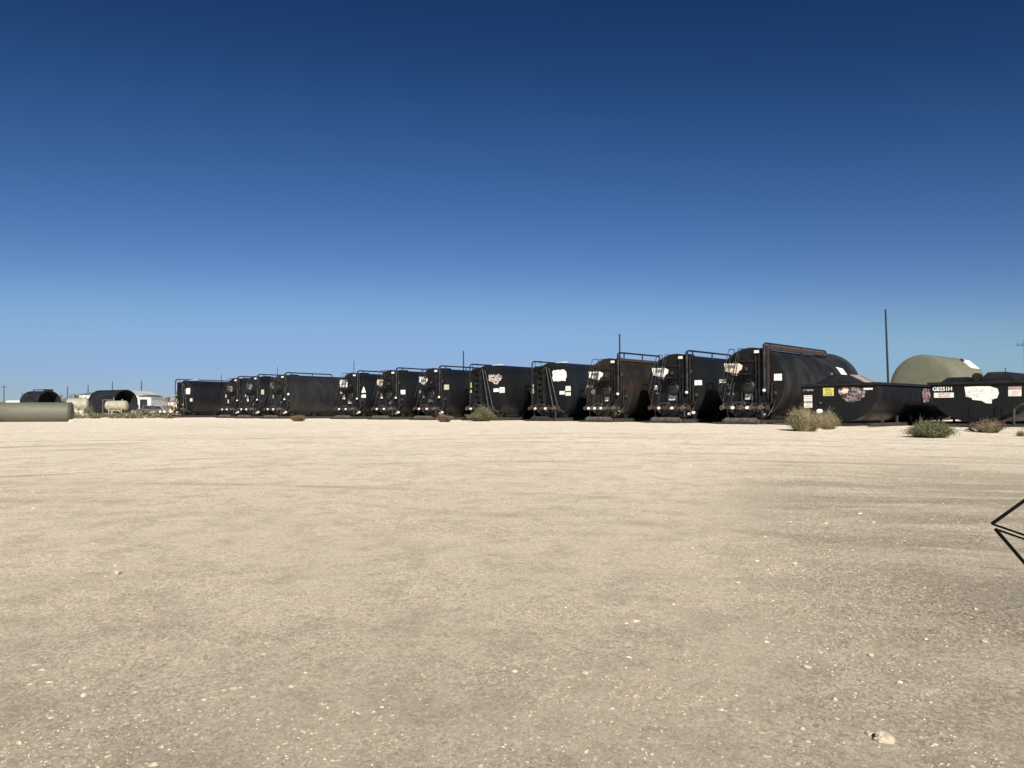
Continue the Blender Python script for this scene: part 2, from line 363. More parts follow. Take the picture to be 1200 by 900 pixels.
# ---------------------------------------------------------------- frac tanks
RAD, ZC, LEN = 1.75, 1.95, 9.0
def circ_poly(r, zc, n=56): return [(r*math.cos(2*math.pi*i/n), zc+r*math.sin(2*math.pi*i/n)) for i in range(n)]
def tank_body(root, m, face_m, saddle_m='black_paint'):
    b = MB(); b.cyl((0, .02, ZC), (0, LEN, ZC), RAD, n=72, caps=False); b.build('shell', m, root)
    b = MB(); n = 56
    rings = [(RAD-.02, .0), (RAD*.86, -.0), (RAD*.5, -.008), (0.02, -.01)]
    b.prism(circ_poly(RAD-.004, ZC, 72), .0, .05); b.build('front_head', face_m, root)
    b = MB()
    for i in range(72):
        a0, a1 = 2*math.pi*i/72, 2*math.pi*(i+1)/72
        P = []
        for a in (a0, a1):
            for r, y in ((RAD-.05, -.003), (RAD+.03, -.003), (RAD+.03, .06), (RAD-.05, .058)):
                P.append((r*math.cos(a), y, ZC+r*math.sin(a)))
        b.add(P, [(0,1,5,4), (1,2,6,5), (2,3,7,6), (3,0,4,7)])
    b.build('rim', m, root)
    b = MB(); N = 36; V = []; F = []       # dished rear head
    for j in range(5):
        t = j/4*math.pi/2
        for i in range(N): V.append((RAD*math.cos(t)*math.cos(2*math.pi*i/N) if j < 4 else .01*math.cos(2*math.pi*i/N), LEN+.35*math.sin(t), ZC+(RAD*math.cos(t) if j < 4 else .01)*math.sin(2*math.pi*i/N)))
    F = [(j*N+i, j*N+(i+1) % N, (j+1)*N+(i+1) % N, (j+1)*N+i) for j in range(4) for i in range(N)]
    b.add(V, F, True); b.build('rear_head', m, root)
    b = MB()
    for x in (-.95, .95): b.box((x, LEN/2-.25, .12), (.14, LEN+1.2, .2))
    for y in (-.75, 1.2, 3.4, 5.6, 7.9): b.box((0, y, .12), (1.76, .12, .12))
    b.build('skid', 'skid_steel', root)
    for y in (.35, 2.6, 5.2, 7.7):
        b = MB(); a = math.asin(.95/RAD)
        arc = [(RAD*1.003*math.sin(t), ZC-RAD*1.003*math.cos(t)) for t in np.linspace(-.72, .72, 13)]
        b.prism([(-1.0, .225), (1.0, .225)]+arc[::-1], y-.04, y+.04)
        for x in (-.95, .95): b.box((x, y, .42), (.05, .36, .38))
        b.build('saddle', saddle_m, root)
def manifold(root, caps, extra, pipe_m='rusty_pipe', z=.82):
    b = MB(); y = -.62
    b.box((0, y, z), (2.45, .13, .17))
    for x in np.linspace(-1.15, 1.15, 7): b.box((x, y, z), (.05, .19, .23))
    for x in (-1.0, -.3, .4, 1.05): b.cyl((x, y+.05, z-.05), (x, -.01, z-.25), .06, n=8)
    for x in (-.9, .9): b.box((x, y, .42), (.07, .07, .66))
    mf = b.build('manifold', pipe_m, root)
    for x in np.linspace(-1.05, .95, 5):     # valves with hand wheels
        v = MB(); v.cyl((x, y-.04, z-.02), (x, y-.3, z-.02), .075, n=12); v.cyl((x, y-.27, z-.02), (x, y-.33, z-.02), .115, n=14)
        v.cyl((x, y-.15, z), (x, y-.15, z+.15), .025, n=6); v.box((x+.08, y-.15, z+.16), (.26, .03, .025))
        v.build('valve', 'roller_steel' if random.random() < .4 else pipe_m, mf)
    for x in caps:
        MB().cyl((x, y-.335, z-.03), (x, y-.40, z-.03), .082, .07, n=14).build('valve_cap', 'white_paint', mf)
    for x, zz in extra:
        MB().cyl((x, -.35, zz), (x, -.45, zz), .08, .068, n=14).build('drain_cap', 'white_paint', mf)
    b = MB()                                   # small step bracket above the manifold
    b.tube([(-.55, y-.08, z+.09), (-.55, y-.1, z+.24), (.05, y-.1, z+.24), (.05, y-.08, z+.09)], .018, 6)
    b.box((-.25, y-.1, z+.25), (.55, .12, .025)); b.build('step', 'roller_steel', mf)
def front_pipework(root):
    r = random.Random(len(root.name)+len(bpy.data.objects))
    for x, z1 in ((-.42, 2.38), (.12, 1.48), (1.12, 1.9)):
        b = MB(); b.tube([(x, -.5, .86), (x, -.12, 1.02), (x, -.09, z1), (x+.02, -.02, z1+.06)], .035, 8)
        for z in (1.15, (1.0+z1)/2): b.cyl((x, -.09, z-.03), (x, -.09, z+.03), .055, n=10)
        b.build('riser_pipe', 'black_paint', root)
    P = [Vector((.45, -.66, .78)), Vector((.62, -.72, .45)), Vector((.9, -.74, .30)), Vector((1.2, -.66, .42)), Vector((1.32, -.4, .8)), Vector((1.3, -.12, 1.15))]
    MB().tube(P, .03, 8).build('hose', 'black_paint', root)
    MB().box((0, -.045, 1.02), (2.6, .07, .07)).build('cross_beam', 'black_paint', root); MB().box((-.15, -.045, 3.08), (1.5, .07, .06)).build('cross_beam', 'black_paint', root)
    for x, z in ((1.3, 1.5), (.95, 2.75), (-.2, 2.7)): MB().box((x, -.05, z), (.12, .08, .16)).build('junction_box', 'rusty_pipe', root)
def roller(root, x0, x1, m='roller_steel'):
    if m == 'roller_steel': front_pipework(root)
    b = MB(); b.cyl((x0, -.92, .16), (x1, -.92, .16), .15, n=16); b.cyl((x0-.06, -.92, .16), (x1+.06, -.92, .16), .07, n=8)
    for x in (x0-.1, x1+.1): b.box((x, -.8, .13), (.05, .42, .2))
    b.build('front_roller', m, root)
    b = MB(); b.box((-.3, -.78, .06), (2.4, .6, .07)); b.box((-.5, -1.1, .05), (1.6, .08, .1)); b.build('tow_plate', 'skid_steel', root)
def stickers(root, L):
    for (x0, x1, z0, z1, m, kind) in L:
        w_, h_ = x1-x0, z1-z0; rnd = random.Random(int(abs(x0*997+z0*131)*10)); b = MB()
        if kind == 'torn':
            n = 22; P = []
            for i in range(n):
                a = 2*math.pi*i/n; ca, sa = math.cos(a), math.sin(a)
                k = 1/max(abs(ca), abs(sa)); k = min(k, 1.28)*rnd.uniform(.84, 1.0)
                P.append(((x0+x1)/2+ca*k*w_/2, (z0+z1)/2+sa*k*h_/2))
            b.prism(P, -.016, -.011)
        elif kind == 'shield':
            P = [(x0, z1), (x0+.38*w_, z1-.04*h_), (x1-.25*w_, z1), (x1, z1-.22*h_), (x1-.04*w_, z1-.52*h_), (x1-.22*w_, z1-.7*h_), (x1-.3*w_, z0), (x0+.42*w_, z0+.1*h_), (x0+.28*w_, z0+.3*h_), (x0+.05*w_, z0+.38*h_)]
            b.prism(P, -.016, -.011)
        elif kind == 'round': b.prism([((x0+x1)/2+w_/2*math.cos(t), (z0+z1)/2+h_/2*math.sin(t)) for t in np.linspace(0, 2*math.pi, 20, endpoint=False)], -.016, -.011)
        elif kind == 'cone': b.prism([(x0, z0), (x1, z0), ((x0+x1)/2+.05, z1), ((x0+x1)/2-.05, z1)], -.016, -.011)
        else: b.prism([(x0, z0), (x1, z0), (x1-.01, z1), (x0+.01, z1)], -.016, -.011)
        o = b.build('logo_sticker' if w_*h_ > .3 else 'sticker', m, root)
        if kind == 'print':
            c = MB()
            for k in range(4):
                zz = z1-h_*(.2+.2*k); c.box(((x0+x1)/2+rnd.uniform(-.02, .02), -.0175, zz), (w_*rnd.uniform(.55, .85), .002, h_*.07))
            c.build('print', 'grey_ink', o)
        if kind == 'shield' or kind == 'torn':
            c = MB()
            for k in range(9):
                zz = z1-h_*rnd.uniform(.15, .7); xx = x0+w_*rnd.uniform(.15, .75)
                c.box((xx, -.0175, zz), (w_*rnd.uniform(.05, .2), .002, h_*.025), Matrix.Rotation(rnd.uniform(-.5, .5), 3, 'Y'))
            c.build('worn_print', 'grey_ink', o)

def make_tank_b(m='black_steel', face='black_steel', caps=(-.45, .25), extra=((1.0, .48),), raillen=4.4, rail_z=3.86, railm='black_paint', roll=(-.85, .75)):
    root = empty('frac_tank', (0, 0, 0)); tank_body(root, m, face)
    manifold(root, caps, extra); roller(root, *roll)
    # inclined ladder with hoops on the left of the face
    b = MB()
    for dx in (-.22, .22): b.tube([(-.98+dx, -.58, .95), (-.78+dx, -.11, 3.45)], .026, 6)
    for k in range(9):
        t = (k+.5)/9; b.box((-.98+.2*t, -.58+.47*t, .95+2.5*t), (.42, .11, .022))
    b.build('ladder', 'black_paint', root)
    b = MB()
    for dx in (-.26, .24): b.tube([(-.95+dx, -.72, 1.6), (-.82+dx, -.3, 3.4), (-.80+dx, -.14, 3.70), (-.80+dx, .35, 3.72), (-.80+dx, .37, 3.3)], .02, 6)
    b.build('ladder_handrail', 'black_paint', root)
    # platform, its brackets and the manway under it
    b = MB(); b.box((-.15, -.36, 2.42), (.82, .68, .05)); b.tube([(-.5, -.03, 2.0), (-.5, -.62, 2.4)], .025, 6); b.tube([(.2, -.03, 2.0), (.2, -.62, 2.4)], .025, 6)
    b.build('platform', 'black_paint', root)
    b = MB(); b.cyl((-.02, .0, 1.82), (-.02, -.14, 1.82), .33, n=28); b.cyl((-.02, -.14, 1.82), (-.02, -.18, 1.82), .37, n=28)
    b.ball((-.02, -.18, 1.82), .31, 20, 8, (1, .28, 1))
    for i in range(12): b.cyl((-.02+.34*math.cos(i*.5236), -.18, 1.82+.34*math.sin(i*.5236)), (-.02+.34*math.cos(i*.5236), -.21, 1.82+.34*math.sin(i*.5236)), .018, n=6)
    mw = b.build('manway', 'black_paint', root)
    MB().tube([(-.12, -.28, 1.95), (-.12, -.33, 1.95), (.06, -.33, 1.95), (.06, -.28, 1.95)], .012, 6).build('handle', 'roller_steel', mw)
    b = MB()
    for x in (.33, .5): b.box((x, -.07, 2.12), (.07, .12, 3.05))
    for z in (.75, 1.6, 2.5, 3.4): b.box((.415, -.07, z), (.1, .06, .05))
    b.build('vertical_channel', 'black_paint', root)
    b = MB(); b.box((.40, -.16, 3.5), (.22, .08, .13)); b.build('lamp', 'white_paint', root)
    # stand pipe that turns over the roof and becomes the roof handrail
    b = MB(); b.cyl((.78, -.14, 1.75), (.78, -.14, rail_z-.06), .075, n=12); b.cyl((.92, -.07, 1.2), (.92, -.07, rail_z-.3), .035, n=8)
    b.cyl((.78, -.14, 1.68), (.78, -.14, 1.8), .1, n=12); b.build('stand_pipe', 'black_paint', root)
    MB().ball((.78, -.2, 1.62), .085).build('pipe_cap', 'white_paint', root)
    b = MB(); b.tube([(.78, -.14, rail_z-.12), (.78, -.05, rail_z-.02), (.78, .12, rail_z), (.78, raillen-.15, rail_z), (.78, raillen, rail_z-.08), (.78, raillen, 3.45)], .048, 8)
    b.cyl((.78, .45, rail_z), (.78, .45, 3.45), .04, n=8); b.cyl((.78, raillen*.55, rail_z), (.78, raillen*.55, 3.45), .04, n=8)
    b.build('roof_handrail', railm, root)
    b = MB(); b.prism([(-.25, 3.66), (.3, 3.66), (.26, 3.76), (-.2, 3.76)], .9, 1.5); b.build('roof_hatch', m, root)
    return root
def make_tank_a(m='black_steel', face='black_steel', caps=(-.45, .3), extra=(), hatch_x=.25):
    root = empty('frac_tank', (0, 0, 0)); tank_body(root, m, face)
    manifold(root, caps, extra); roller(root, -.7, .5, 'skid_steel')
    b = MB(); b.tube([(-1.38, -.3, .75), (-1.38, -.3, 3.70), (-1.38, -.2, 3.84), (-1.38, 0, 3.86), (-1.38, 7.6, 3.86)], .045, 8)
    for y in (2.4, 4.8, 7.5): b.cyl((-1.38, y, 3.86), (-1.2, y, 3.1), .03, n=6)
    b.build('roof_handrail', 'black_paint', root)
    # recessed step well: treads between two stringers
    b = MB()
    for x in (-1.02, -.48): b.box((x, -.12, 2.0), (.05, .2, 2.6))
    b.box((-.75, -.02, 2.0), (.54, .02, 2.6)); b.prism([(-1.42, .9), (-.45, .9), (-.45, 3.55), (-1.42, 3.55)], -.012, -.005); b.box((-1.36, -.06, 2.2), (.05, .1, 2.6))
    for k in range(7): b.box((-.75, -.12, .9+k*.38), (.5, .17, .03))
    b.build('step_well', 'black_paint', root)
    b = MB(); b.box((-.85, -.16, 3.5), (.5, .3, .04)); b.tube([(-1.1, -.3, 3.5), (-1.1, -.3, 3.84), (-.6, -.3, 3.84), (-.6, -.3, 3.5)], .02, 6); b.build('top_step', 'black_paint', root)
    # two long braces running diagonally down the face
    b = MB()
    b.tube([(-.35, -.12, 3.45), (.58, -.42, .6)], .04, 6); b.tube([(-.12, -.1, 3.35), (.86, -.25, .55)], .03, 6); b.build('brace', 'black_paint', root)
    b = MB(); b.prism([(.45, 1.55), (1.62, 1.35), (1.25, .75), (.98, .2), (.75, .2)], -.04, -.006); b.build('stiffener_plate', face, root)
    b = MB(); b.box((-.95, -.12, 1.25), (.3, .14, .45)); b.build('control_box', 'black_paint', root)
    b = MB(); b.box((hatch_x, .75, 3.78), (.6, .5, .03), Matrix.Rotation(.12, 3, 'X')); b.build('roof_hatch', 'white_vinyl', root)
    return root

def place(t, px, d, axis, label):
    t.location = (wx(px, d), d, FLAT); t.rotation_euler = (0, 0, -R(axis))
    return tag(t, label, 'tank', 'black frac tanks standing side by side in a row')
W, G, C, Y = 'white_vinyl', 'grey_vinyl', 'cream_vinyl', 'yellow_vinyl'
random.seed(4)
# nearest tank
t = make_tank_b('weathered_steel', 'black_steel', (-.45, .3), ((.85, .5),), rail_z=3.90, raillen=7.0)
stickers(t, [(-1.42, -.42, 2.38, 3.02, 'cream_logo_vinyl', 'shield'), (1.2, 1.6, 2.08, 2.4, W, 'plain'), (-1.25, -1.02, 1.75, 1.98, 'pink_logo_vinyl', 'plain'), (-.3, .12, 1.2, 1.48, W, 'print')])
text_part('5307', .24, 'white_paint', t, (-1.70, -.012, 2.05), sx=.85, bold=.006); text_part('W', .2, 'grey_vinyl', t, (-1.32, -.012, 1.42), bold=.004); text_part('A', .2, 'grey_vinyl', t, (-1.0, -.012, 1.42), bold=.004)
b = MB(); b.box((.78, 3.5, 3.72), (.2, 6.9, .2)); b.box((.92, -.05, 2.6), (.1, .1, 2.2)); b.build('roof_channel', 'rust', t)
b = MB(); b.prism([(-.35, .35), (.5, .28), (.75, -.1), (.35, -.42), (.0, -.2), (-.15, .1)], -.006, 0); p = b.build('sticker', W, t); a_ = R(24); p.location = ((RAD+.03)*math.cos(a_), 6.9, ZC+(RAD+.03)*math.sin(a_)); p.rotation_euler = (-a_, 0, R(90))
place(t, 880, 37, 45, 'nearest black tank, number 5307 and rust-brown channel along its roof')
# base copy for the plain ones
t12 = make_tank_b('black_steel', 'black_steel', (-.45, .35), ((1.05, .48), (1.3, .55)), raillen=4.6)
proto_kids = list(t12.children)
def clone_b(): return copy_tree(t12)
c8, c7, c6, c5, c4, c3 = [clone_b() for _ in range(6)]
def remat(t, m, names=('shell', 'front_head', 'rim', 'rear_head')):
    for ch in t.children:
        if ch.name.split('.')[0] in names: ch.data = ch.data.copy(); ch.data.materials.clear(); ch.data.materials.append(M[m])
stickers(t12, [(-1.5, -.44, 2.38, 3.02, W, 'shield'), (1.15, 1.6, 2.0, 2.26, W, 'plain'), (-.42, .04, 1.22, 1.52, W, 'print'), (-1.4, -1.1, 1.8, 2.05, W, 'cone'), (-1.25, -1.08, 1.55, 1.7, G, 'round')])
place(t12, 792, 41, 44, 'clean black tank with large white patch, second from the right in the row')
t = make_tank_b('rusty_steel', 'rusty_front', (-.75, -.3, .15), ((.75, .5), (1.0, .68)), raillen=4.2, rail_z=4.02, railm='black_paint')
stickers(t, [(-1.5, -.4, 2.4, 3.0, W, 'shield'), (-1.66, -1.15, 2.02, 2.2, G, 'plain'), (-1.3, -.95, 1.62, 1.92, W, 'round'), (-.3, .05, 1.2, 1.55, W, 'torn')])
b = MB(); b.prism([(-1.15, 2.5), (-.75, 2.5), (-.7, 2.85), (-1.1, 2.88)], -.0185, -.0165); b.build('worn_print', 'grey_ink', t)
b = MB(); b.box((.78, 2.6, 3.62), (.14, 5.6, .16)); b.box((.62, -.03, 2.5), (.3, .03, 1.9)); b.build('roof_channel', 'rust', t)
place(t, 713.5, 44.5, 44, 'rust-streaked brown-black tank, the only heavily rusted one of the row')
t = make_tank_a('blue_black_steel', 'black_steel', (-.5, .35))
stickers(t, [(.07, 1.3, 2.5, 3.28, W, 'torn'), (.7, 1.15, 1.68, 1.9, W, 'plain'), (1.2, 1.62, 1.9, 2.2, W, 'print'), (1.2, 1.62, 1.6, 1.82, W, 'print'), (-1.72, -1.45, 1.8, 2.12, Y, 'print'), (-1.7, -1.5, 2.2, 2.38, C, 'plain'), (-1.5, -1.15, .98, 1.06, W, 'plain')])
place(t, 646, 48.5, 44, 'black tank with a large jagged white patch and a yellow sign at its left edge')
tA = t
t = make_tank_a('black_steel', 'black_steel', (-.6,))
stickers(t, [(.1, 1.4, 2.4, 3.1, 'faded_logo_vinyl', 'shield'), (.6, 1.1, 1.92, 2.15, W, 'plain'), (1.15, 1.64, 1.85, 2.22, W, 'print'), (-1.72, -1.42, 2.25, 2.6, Y, 'print'), (-1.7, -1.45, 1.9, 2.1, W, 'torn')])
place(t, 571, 51.3, 43, 'black tank with faded orange and white lettered logo, behind the grey-green bush')
stickers(c8, [(-1.55, -.6, 2.5, 3.15, W, 'shield'), (1.1, 1.6, 2.15, 2.5, C, 'print'), (-.5, -.08, 1.3, 1.62, C, 'plain'), (-1.55, -1.35, 1.95, 2.15, W, 'plain'), (-1.2, -.95, 1.6, 1.8, G, 'print')])
place(c8, 508, 54.5, 41, 'black tank with white patch and cream sticker on the right of its face, mid row')
stickers(c7, [(-1.6, -.8, 2.4, 3.05, 'cream_logo_vinyl', 'shield'), (1.1, 1.62, 1.88, 2.2, W, 'plain'), (-1.2, -.9, 1.6, 1.98, W, 'cone'), (-1.6, -1.4, 1.9, 2.1, G, 'plain'), (-.2, .2, 1.15, 1.4, G, 'torn')])
place(c7, 458, 57, 40, 'black tank with cream and tan logo patch above a white cone-shaped sticker')
stickers(c6, [(-1.6, -.55, 2.55, 3.2, W, 'torn'), (1.1, 1.62, 2.1, 2.55, W, 'cone'), (1.05, 1.62, 1.7, 1.95, W, 'plain'), (-.55, -.1, 1.25, 1.55, W, 'plain'), (-1.5, -1.25, 2.05, 2.25, W, 'round'), (-1.2, -.9, 1.6, 1.95, W, 'plain')])
place(c6, 413, 61, 38, 'black tank just right of the widest gap, two white stickers stacked on its right')
remat(c5, 'dusty_steel')
stickers(c5, [(-1.6, -1.1, 2.5, 3.1, G, 'torn'), (-1.35, -1.0, 1.7, 2.0, W, 'round'), (.9, 1.2, 1.95, 2.15, W, 'round'), (-.2, .1, 1.3, 1.55, W, 'torn')])
place(c5, 329.5, 64, 40, 'dusty grey tank whose long side shows in the widest gap of the row')
remat(c4, 'blue_black_steel', ('front_head',))
stickers(c4, [(-1.3, -.3, 2.5, 3.15, G, 'shield'), (1.1, 1.55, 2.1, 2.5, C, 'print'), (-1.5, -1.25, 1.9, 2.1, W, 'plain'), (-1.2, -.9, 1.5, 1.95, W, 'plain'), (-.2, .3, 1.15, 1.45, G, 'plain')])
place(c4, 298, 67, 40, 'black tank with worn grey two-part logo, left of the dusty grey one')
stickers(c3, [(-1.3, -.3, 2.4, 3.1, 'pink_logo_vinyl', 'torn'), (-1.6, -1.4, 1.9, 2.2, W, 'plain'), (-1.25, -1.0, 1.4, 1.75, W, 'plain'), (.1, .5, 1.0, 1.4, 'cream_logo_vinyl', 'torn')])
place(c3, 275, 70.8, 40, 'black tank with faded pinkish logo, second from the left end of the row')
t = make_tank_a('black_steel', 'black_steel', (-.9, -.3), ())
stickers(t, [(.1, 1.0, 2.3, 2.95, W, 'torn'), (.95, 1.4, 1.6, 1.9, W, 'plain'), (-.45, -.2, 1.2, 1.4, W, 'round')])
place(t, 217, 76, 38, 'black tank at the far left end of the row, beside a jumble of pipes')

# ---------------------------------------------------------------- big tanks behind
def big_tank(px, d, axis, rad, L, body, face, label, hatch=False):
    root = empty('storage_tank', (wx(px, d), d, FLAT), -R(axis))
    z = rad+.12
    b = MB(); b.cyl((0, 0, z), (0, L, z), rad, n=80, caps=False); b.build('shell', body, root)
    for y0, s, nm in ((0, -1, 'front_head'), (L, 1, 'rear_head')):
        b = MB(); N = 72; V = []; J = 6
        for j in range(J+1):
            t = j/J*math.pi/2; rr = max(.01, rad*math.cos(t))
            for i in range(N): V.append((rr*math.cos(2*math.pi*i/N), y0+s*.22*math.sin(t), z+rr*math.sin(2*math.pi*i/N)))
        b.add(V, [(j*N+i, j*N+(i+1) % N, (j+1)*N+(i+1) % N, (j+1)*N+i) for j in range(J) for i in range(N)], True)
        b.build(nm, face, root)
    for y in (1.0, L-1.0): MB().prism([(-1.3, 0), (1.3, 0), (1.5, .5), (-1.5, .5)], y-.15, y+.15).build('saddle', 'skid_steel', root)
    b = MB()
    for y in (.04, L*.33, L*.66, L-.04): 
        for i in range(80):
            a0, a1 = 2*math.pi*i/80, 2*math.pi*(i+1)/80
            b.add([(rr*math.cos(a), yy, z+rr*math.sin(a)) for a in (a0, a1) for rr, yy in ((rad+.012, y-.03), (rad+.012, y+.03))], [(0, 1, 3, 2)])
    b.build('weld_band', body, root)
    if hatch:
        a = R(47); hx, hz = (rad+.03)*math.cos(a), z+(rad+.03)*math.sin(a)
        rot = Matrix.Rotation(R(90)-a, 3, 'Y')
        b = MB(); b.box((hx, L-1.1, hz), (.95, 1.5, .06), rot); hh = b.build('hatch', 'white_paint', root)
        b = MB(); b.box((hx-.30, L-1.7, hz+.30), (.3, .35, .05), rot); b.build('hatch_lock', 'black_paint', hh)
    return tag(root, label, 'tank')
big_tank(1082, 55, 50, 2.3, 5.6, 'olive_steel', 'olive_steel', 'olive grey round-ended storage tank with a white hatch, behind the open-top bins', True)
big_tank(967, 54, 22, 2.3, 6.0, 'far_black', 'far_black', 'large black round-ended storage tank half hidden behind the nearest row tank')

# ---------------------------------------------------------------- open-top bins on the right
def upoly(w_, top, n=18, z0=.14):
    h = w_/2; zc = z0+h*.72; P = [(-h, top)]
    for i in range(n+1):
        t = math.pi+math.pi*i/n
        P.append((h*math.cos(t), zc+h*.72*math.sin(t)))
    P.append((h, top)); return P
def open_bin(w_=3.3, L=7.2, top=1.76):
    root = empty('open_top_tank', (0, 0, 0))
    P = upoly(w_, top); b = MB(); V = []; n = len(P)
    for y in (0, L):
        for x, z in P: V.append((x, y, z))
    for y in (0, L):
        for x, z in P: V.append((x*.985, y, z+.02))
    F = [(i, i+1, n+i+1, n+i) for i in range(n-1)]+[(2*n+i, 3*n+i, 3*n+i+1, 2*n+i+1) for i in range(n-1)]
    F += [(0, n, 3*n, 2*n), (n-1, 3*n-1, 4*n-1, 2*n-1)]
    b.add(V, F, True); b.raw = True; b.build('shell', 'black_steel', root)
    b = MB(); b.prism([(-x, z) for x, z in P], -.03, 0.01); b.build('front_panel', 'black_steel', root)
    b = MB(); b.prism([(-x, z) for x, z in P], L-.01, L+.03); b.build('rear_panel', 'black_steel', root)
    b = MB()
    for x in (-w_/2-.02, w_/2+.02): b.box((x, L/2, top), (.12, L+.12, .1))
    for y in (-.06, L+.05): b.box((0, y, top), (w_+.16, .1, .1))
    b.build('top_rim', 'black_paint', root)
    b = MB()
    for x in (-w_/2+.12, w_/2-.12): b.box((x, L/2, .08), (.13, L+.9, .14))
    for y in (-.35, 1.2, 3.6, 6.0, L+.2): b.box((0, y, .08), (w_-.4, .12, .1))
    b.build('skid', 'skid_steel', root)
    for y in (.7, 2.1, 3.5, 4.9, 6.3):
        for x in (-w_/2+.12, w_/2-.12):
            MB().box((x, y, .28), (.07, .09, .32)).build('support_post', 'skid_steel', root)
    return root
def hood(root, x, y, w_, h_, L, m='black_paint', top=1.82, flat=0, board=None):
    b = MB(); P = [(x-w_/2, top), (x+w_/2, top), (x+flat/2+.02, top+h_), (x-flat/2-.02, top+h_)]
    b.prism(P, y, y+L); o = b.build('hood', m, root)
    if board:
        a = math.atan2(h_, w_/2); b = MB(); c = MB()
        ln = math.hypot(h_, w_/2)*.9
        c.box((x+w_/4+.02, y+L*board, top+h_/2+.02), (ln, L*.3, .03), Matrix.Rotation(a, 3, 'Y')); c.build('board', 'tan_board', o)
    return o
u1 = open_bin(L=9.2); u1.rotation_euler = (0, 0, -R(50))
# front-right corner stands at (14.8, 30.6)
def corner_place(u, cx, cy, rz, w_):
    u.location = (cx-w_/2*math.cos(rz), cy+w_/2*math.sin(rz), FLAT-.0)
corner_place(u1, 14.85, 30.9, R(50), 3.3)
hood(u1, -.25, .05, 1.5, .40, 2.6, 'black_paint', board=.72)
MB().ball((-.25, 0.0, 2.2), .07).build('knob', 'roller_steel', u1)
def plate(root, x0, x1, z0, z1, m, y=-.036, nm='sticker', lines=0, ink='dark_ink'):
    o = MB().box(((x0+x1)/2, y, (z0+z1)/2), (x1-x0, .006, z1-z0)).build(nm, m, root)
    if lines:
        b = MB(); r = random.Random(7)
        for k in range(lines):
            z = z1-(z1-z0)*(k+.6)/(lines+.3); q = (x1-x0)*r.uniform(.5, .82)
            xx = (x0+x1)/2-q/2
            while xx < (x0+x1)/2+q/2:
                l = r.uniform(.03, .09); b.box((xx+l/2, y-.004, z), (l, .002, (z1-z0)/lines*.42)); xx += l+.02
        b.build('lettering', ink, o)
    return o
plate(u1, -1.55, -1.05, 1.50, 1.58, 'grey_vinyl', lines=0); plate(u1, 1.12, 1.5, 1.50, 1.58, W)
plate(u1, -.62, -.15, 1.28, 1.62, 'yellow_vinyl', nm='warning_sign', lines=4)
plate(u1, -1.5, -1.12, 1.05, 1.32, W, lines=3, ink='pink_ink'); plate(u1, -1.5, -1.12, .78, 1.0, W, lines=3, ink='grey_ink')
b = MB(); P = [(.08, 1.60), (.3, 1.62), (.75, 1.62), (1.1, 1.56), (1.2, 1.42), (1.16, 1.22), (.98, 1.08), (.7, 1.0), (.42, 1.02), (.24, 1.18), (.06, 1.42)]
b.prism(P, -.04, -.033); lg = b.build('logo_sticker', 'pink_logo_vinyl', u1)
b = MB(); b.prism([(.12, 1.45), (.3, 1.57), (.5, 1.55), (.46, 1.4), (.3, 1.36)], -.044, -.041); b.build('orange_emblem', 'cream_logo_vinyl', lg)
text_lines = MB()
r = random.Random(3)
for k, (z, x0, x1) in enumerate(((1.5, .5, 1.1), (1.36, .36, 1.12), (1.22, .36, 1.05), (1.1, .45, .95))):
    x = x0
    while x < x1: 
        l = r.uniform(.04, .09); text_lines.box((x+l/2, -.043, z), (l, .003, .07)); x += l+.025
text_lines.build('lettering', 'grey_vinyl', lg)
MB().cyl((-.72, -.03, .98), (-.72, -.10, .98), .045, n=10).build('bolt', 'roller_steel', u1)
b = MB(); b.cyl((-.75, -.03, .62), (-.75, -.2, .62), .1, n=12); b.ball((-.75, -.22, .62), .09); b.build('drain_cap', 'white_paint', u1)
# logo on the side towards the far end
b = MB(); b.prism([(5.4, 1.0), (5.9, 1.05), (6.15, 1.3), (6.05, 1.6), (5.5, 1.66), (5.2, 1.45)], 0, .006); lo = b.build('logo_sticker', 'pink_logo_vinyl', u1)
lo.rotation_euler = (0, 0, R(90)); lo.location = (1.665, -.9, .0)
tag(u1, 'black open-top bin with yellow warning sign and oval faded logo, behind the straw bush', 'open tank', 'black open-top tanks at the right')
u2 = open_bin(3.7, 7.0); corner_place(u2, 19.7, 28.6, R(50), 3.7); u2.rotation_euler = (0, 0, -R(50))
hood(u2, -.85, .1, 1.25, .18, 2.2, flat=.7); hood(u2, .55, .1, 1.3, .34, 2.4, flat=.55); hood(u2, 1.6, .2, .75, .26, 2.0)
b = MB(); b.cyl((-.1, -.1, 1.98), (-.1, .0, 1.98), .16, n=18); b.cyl((-.1, .1, 1.98), (-.1, .14, 1.98), .16, n=18); b.cyl((-.1, -.16, 1.98), (-.1, .2, 1.98), .06, n=10); b.box((-.1, .05, 1.86), (.10, .1, .2)); b.build('reel', 'black_paint', u2)
text_part('G8251H', .22, 'white_paint', u2, (-1.75, -.034, 1.46), sx=.98, bold=.007)
plate(u2, -1.70, -.95, 1.18, 1.38, W, lines=2, ink='red_ink')
b = MB(); b.prism([(-.55, 1.60), (-.1, 1.61), (.35, 1.6), (.62, 1.5), (.66, 1.32), (.6, 1.14), (.42, 1.08), (.4, .92), (.2, .94), (.05, 1.04), (-.28, 1.08), (-.3, 1.16), (-.5, 1.2)], -.04, -.033)
pt = b.build('logo_sticker', 'white_vinyl', u2)
b = MB(); r = random.Random(8)
for k in range(26): b.box((r.uniform(-.45, .5), -.042, r.uniform(1.15, 1.52)), (r.uniform(.03, .14), .003, .012), Matrix.Rotation(r.uniform(-.4, .4), 3, 'Y'))
b.build('worn_print', 'grey_ink', pt)
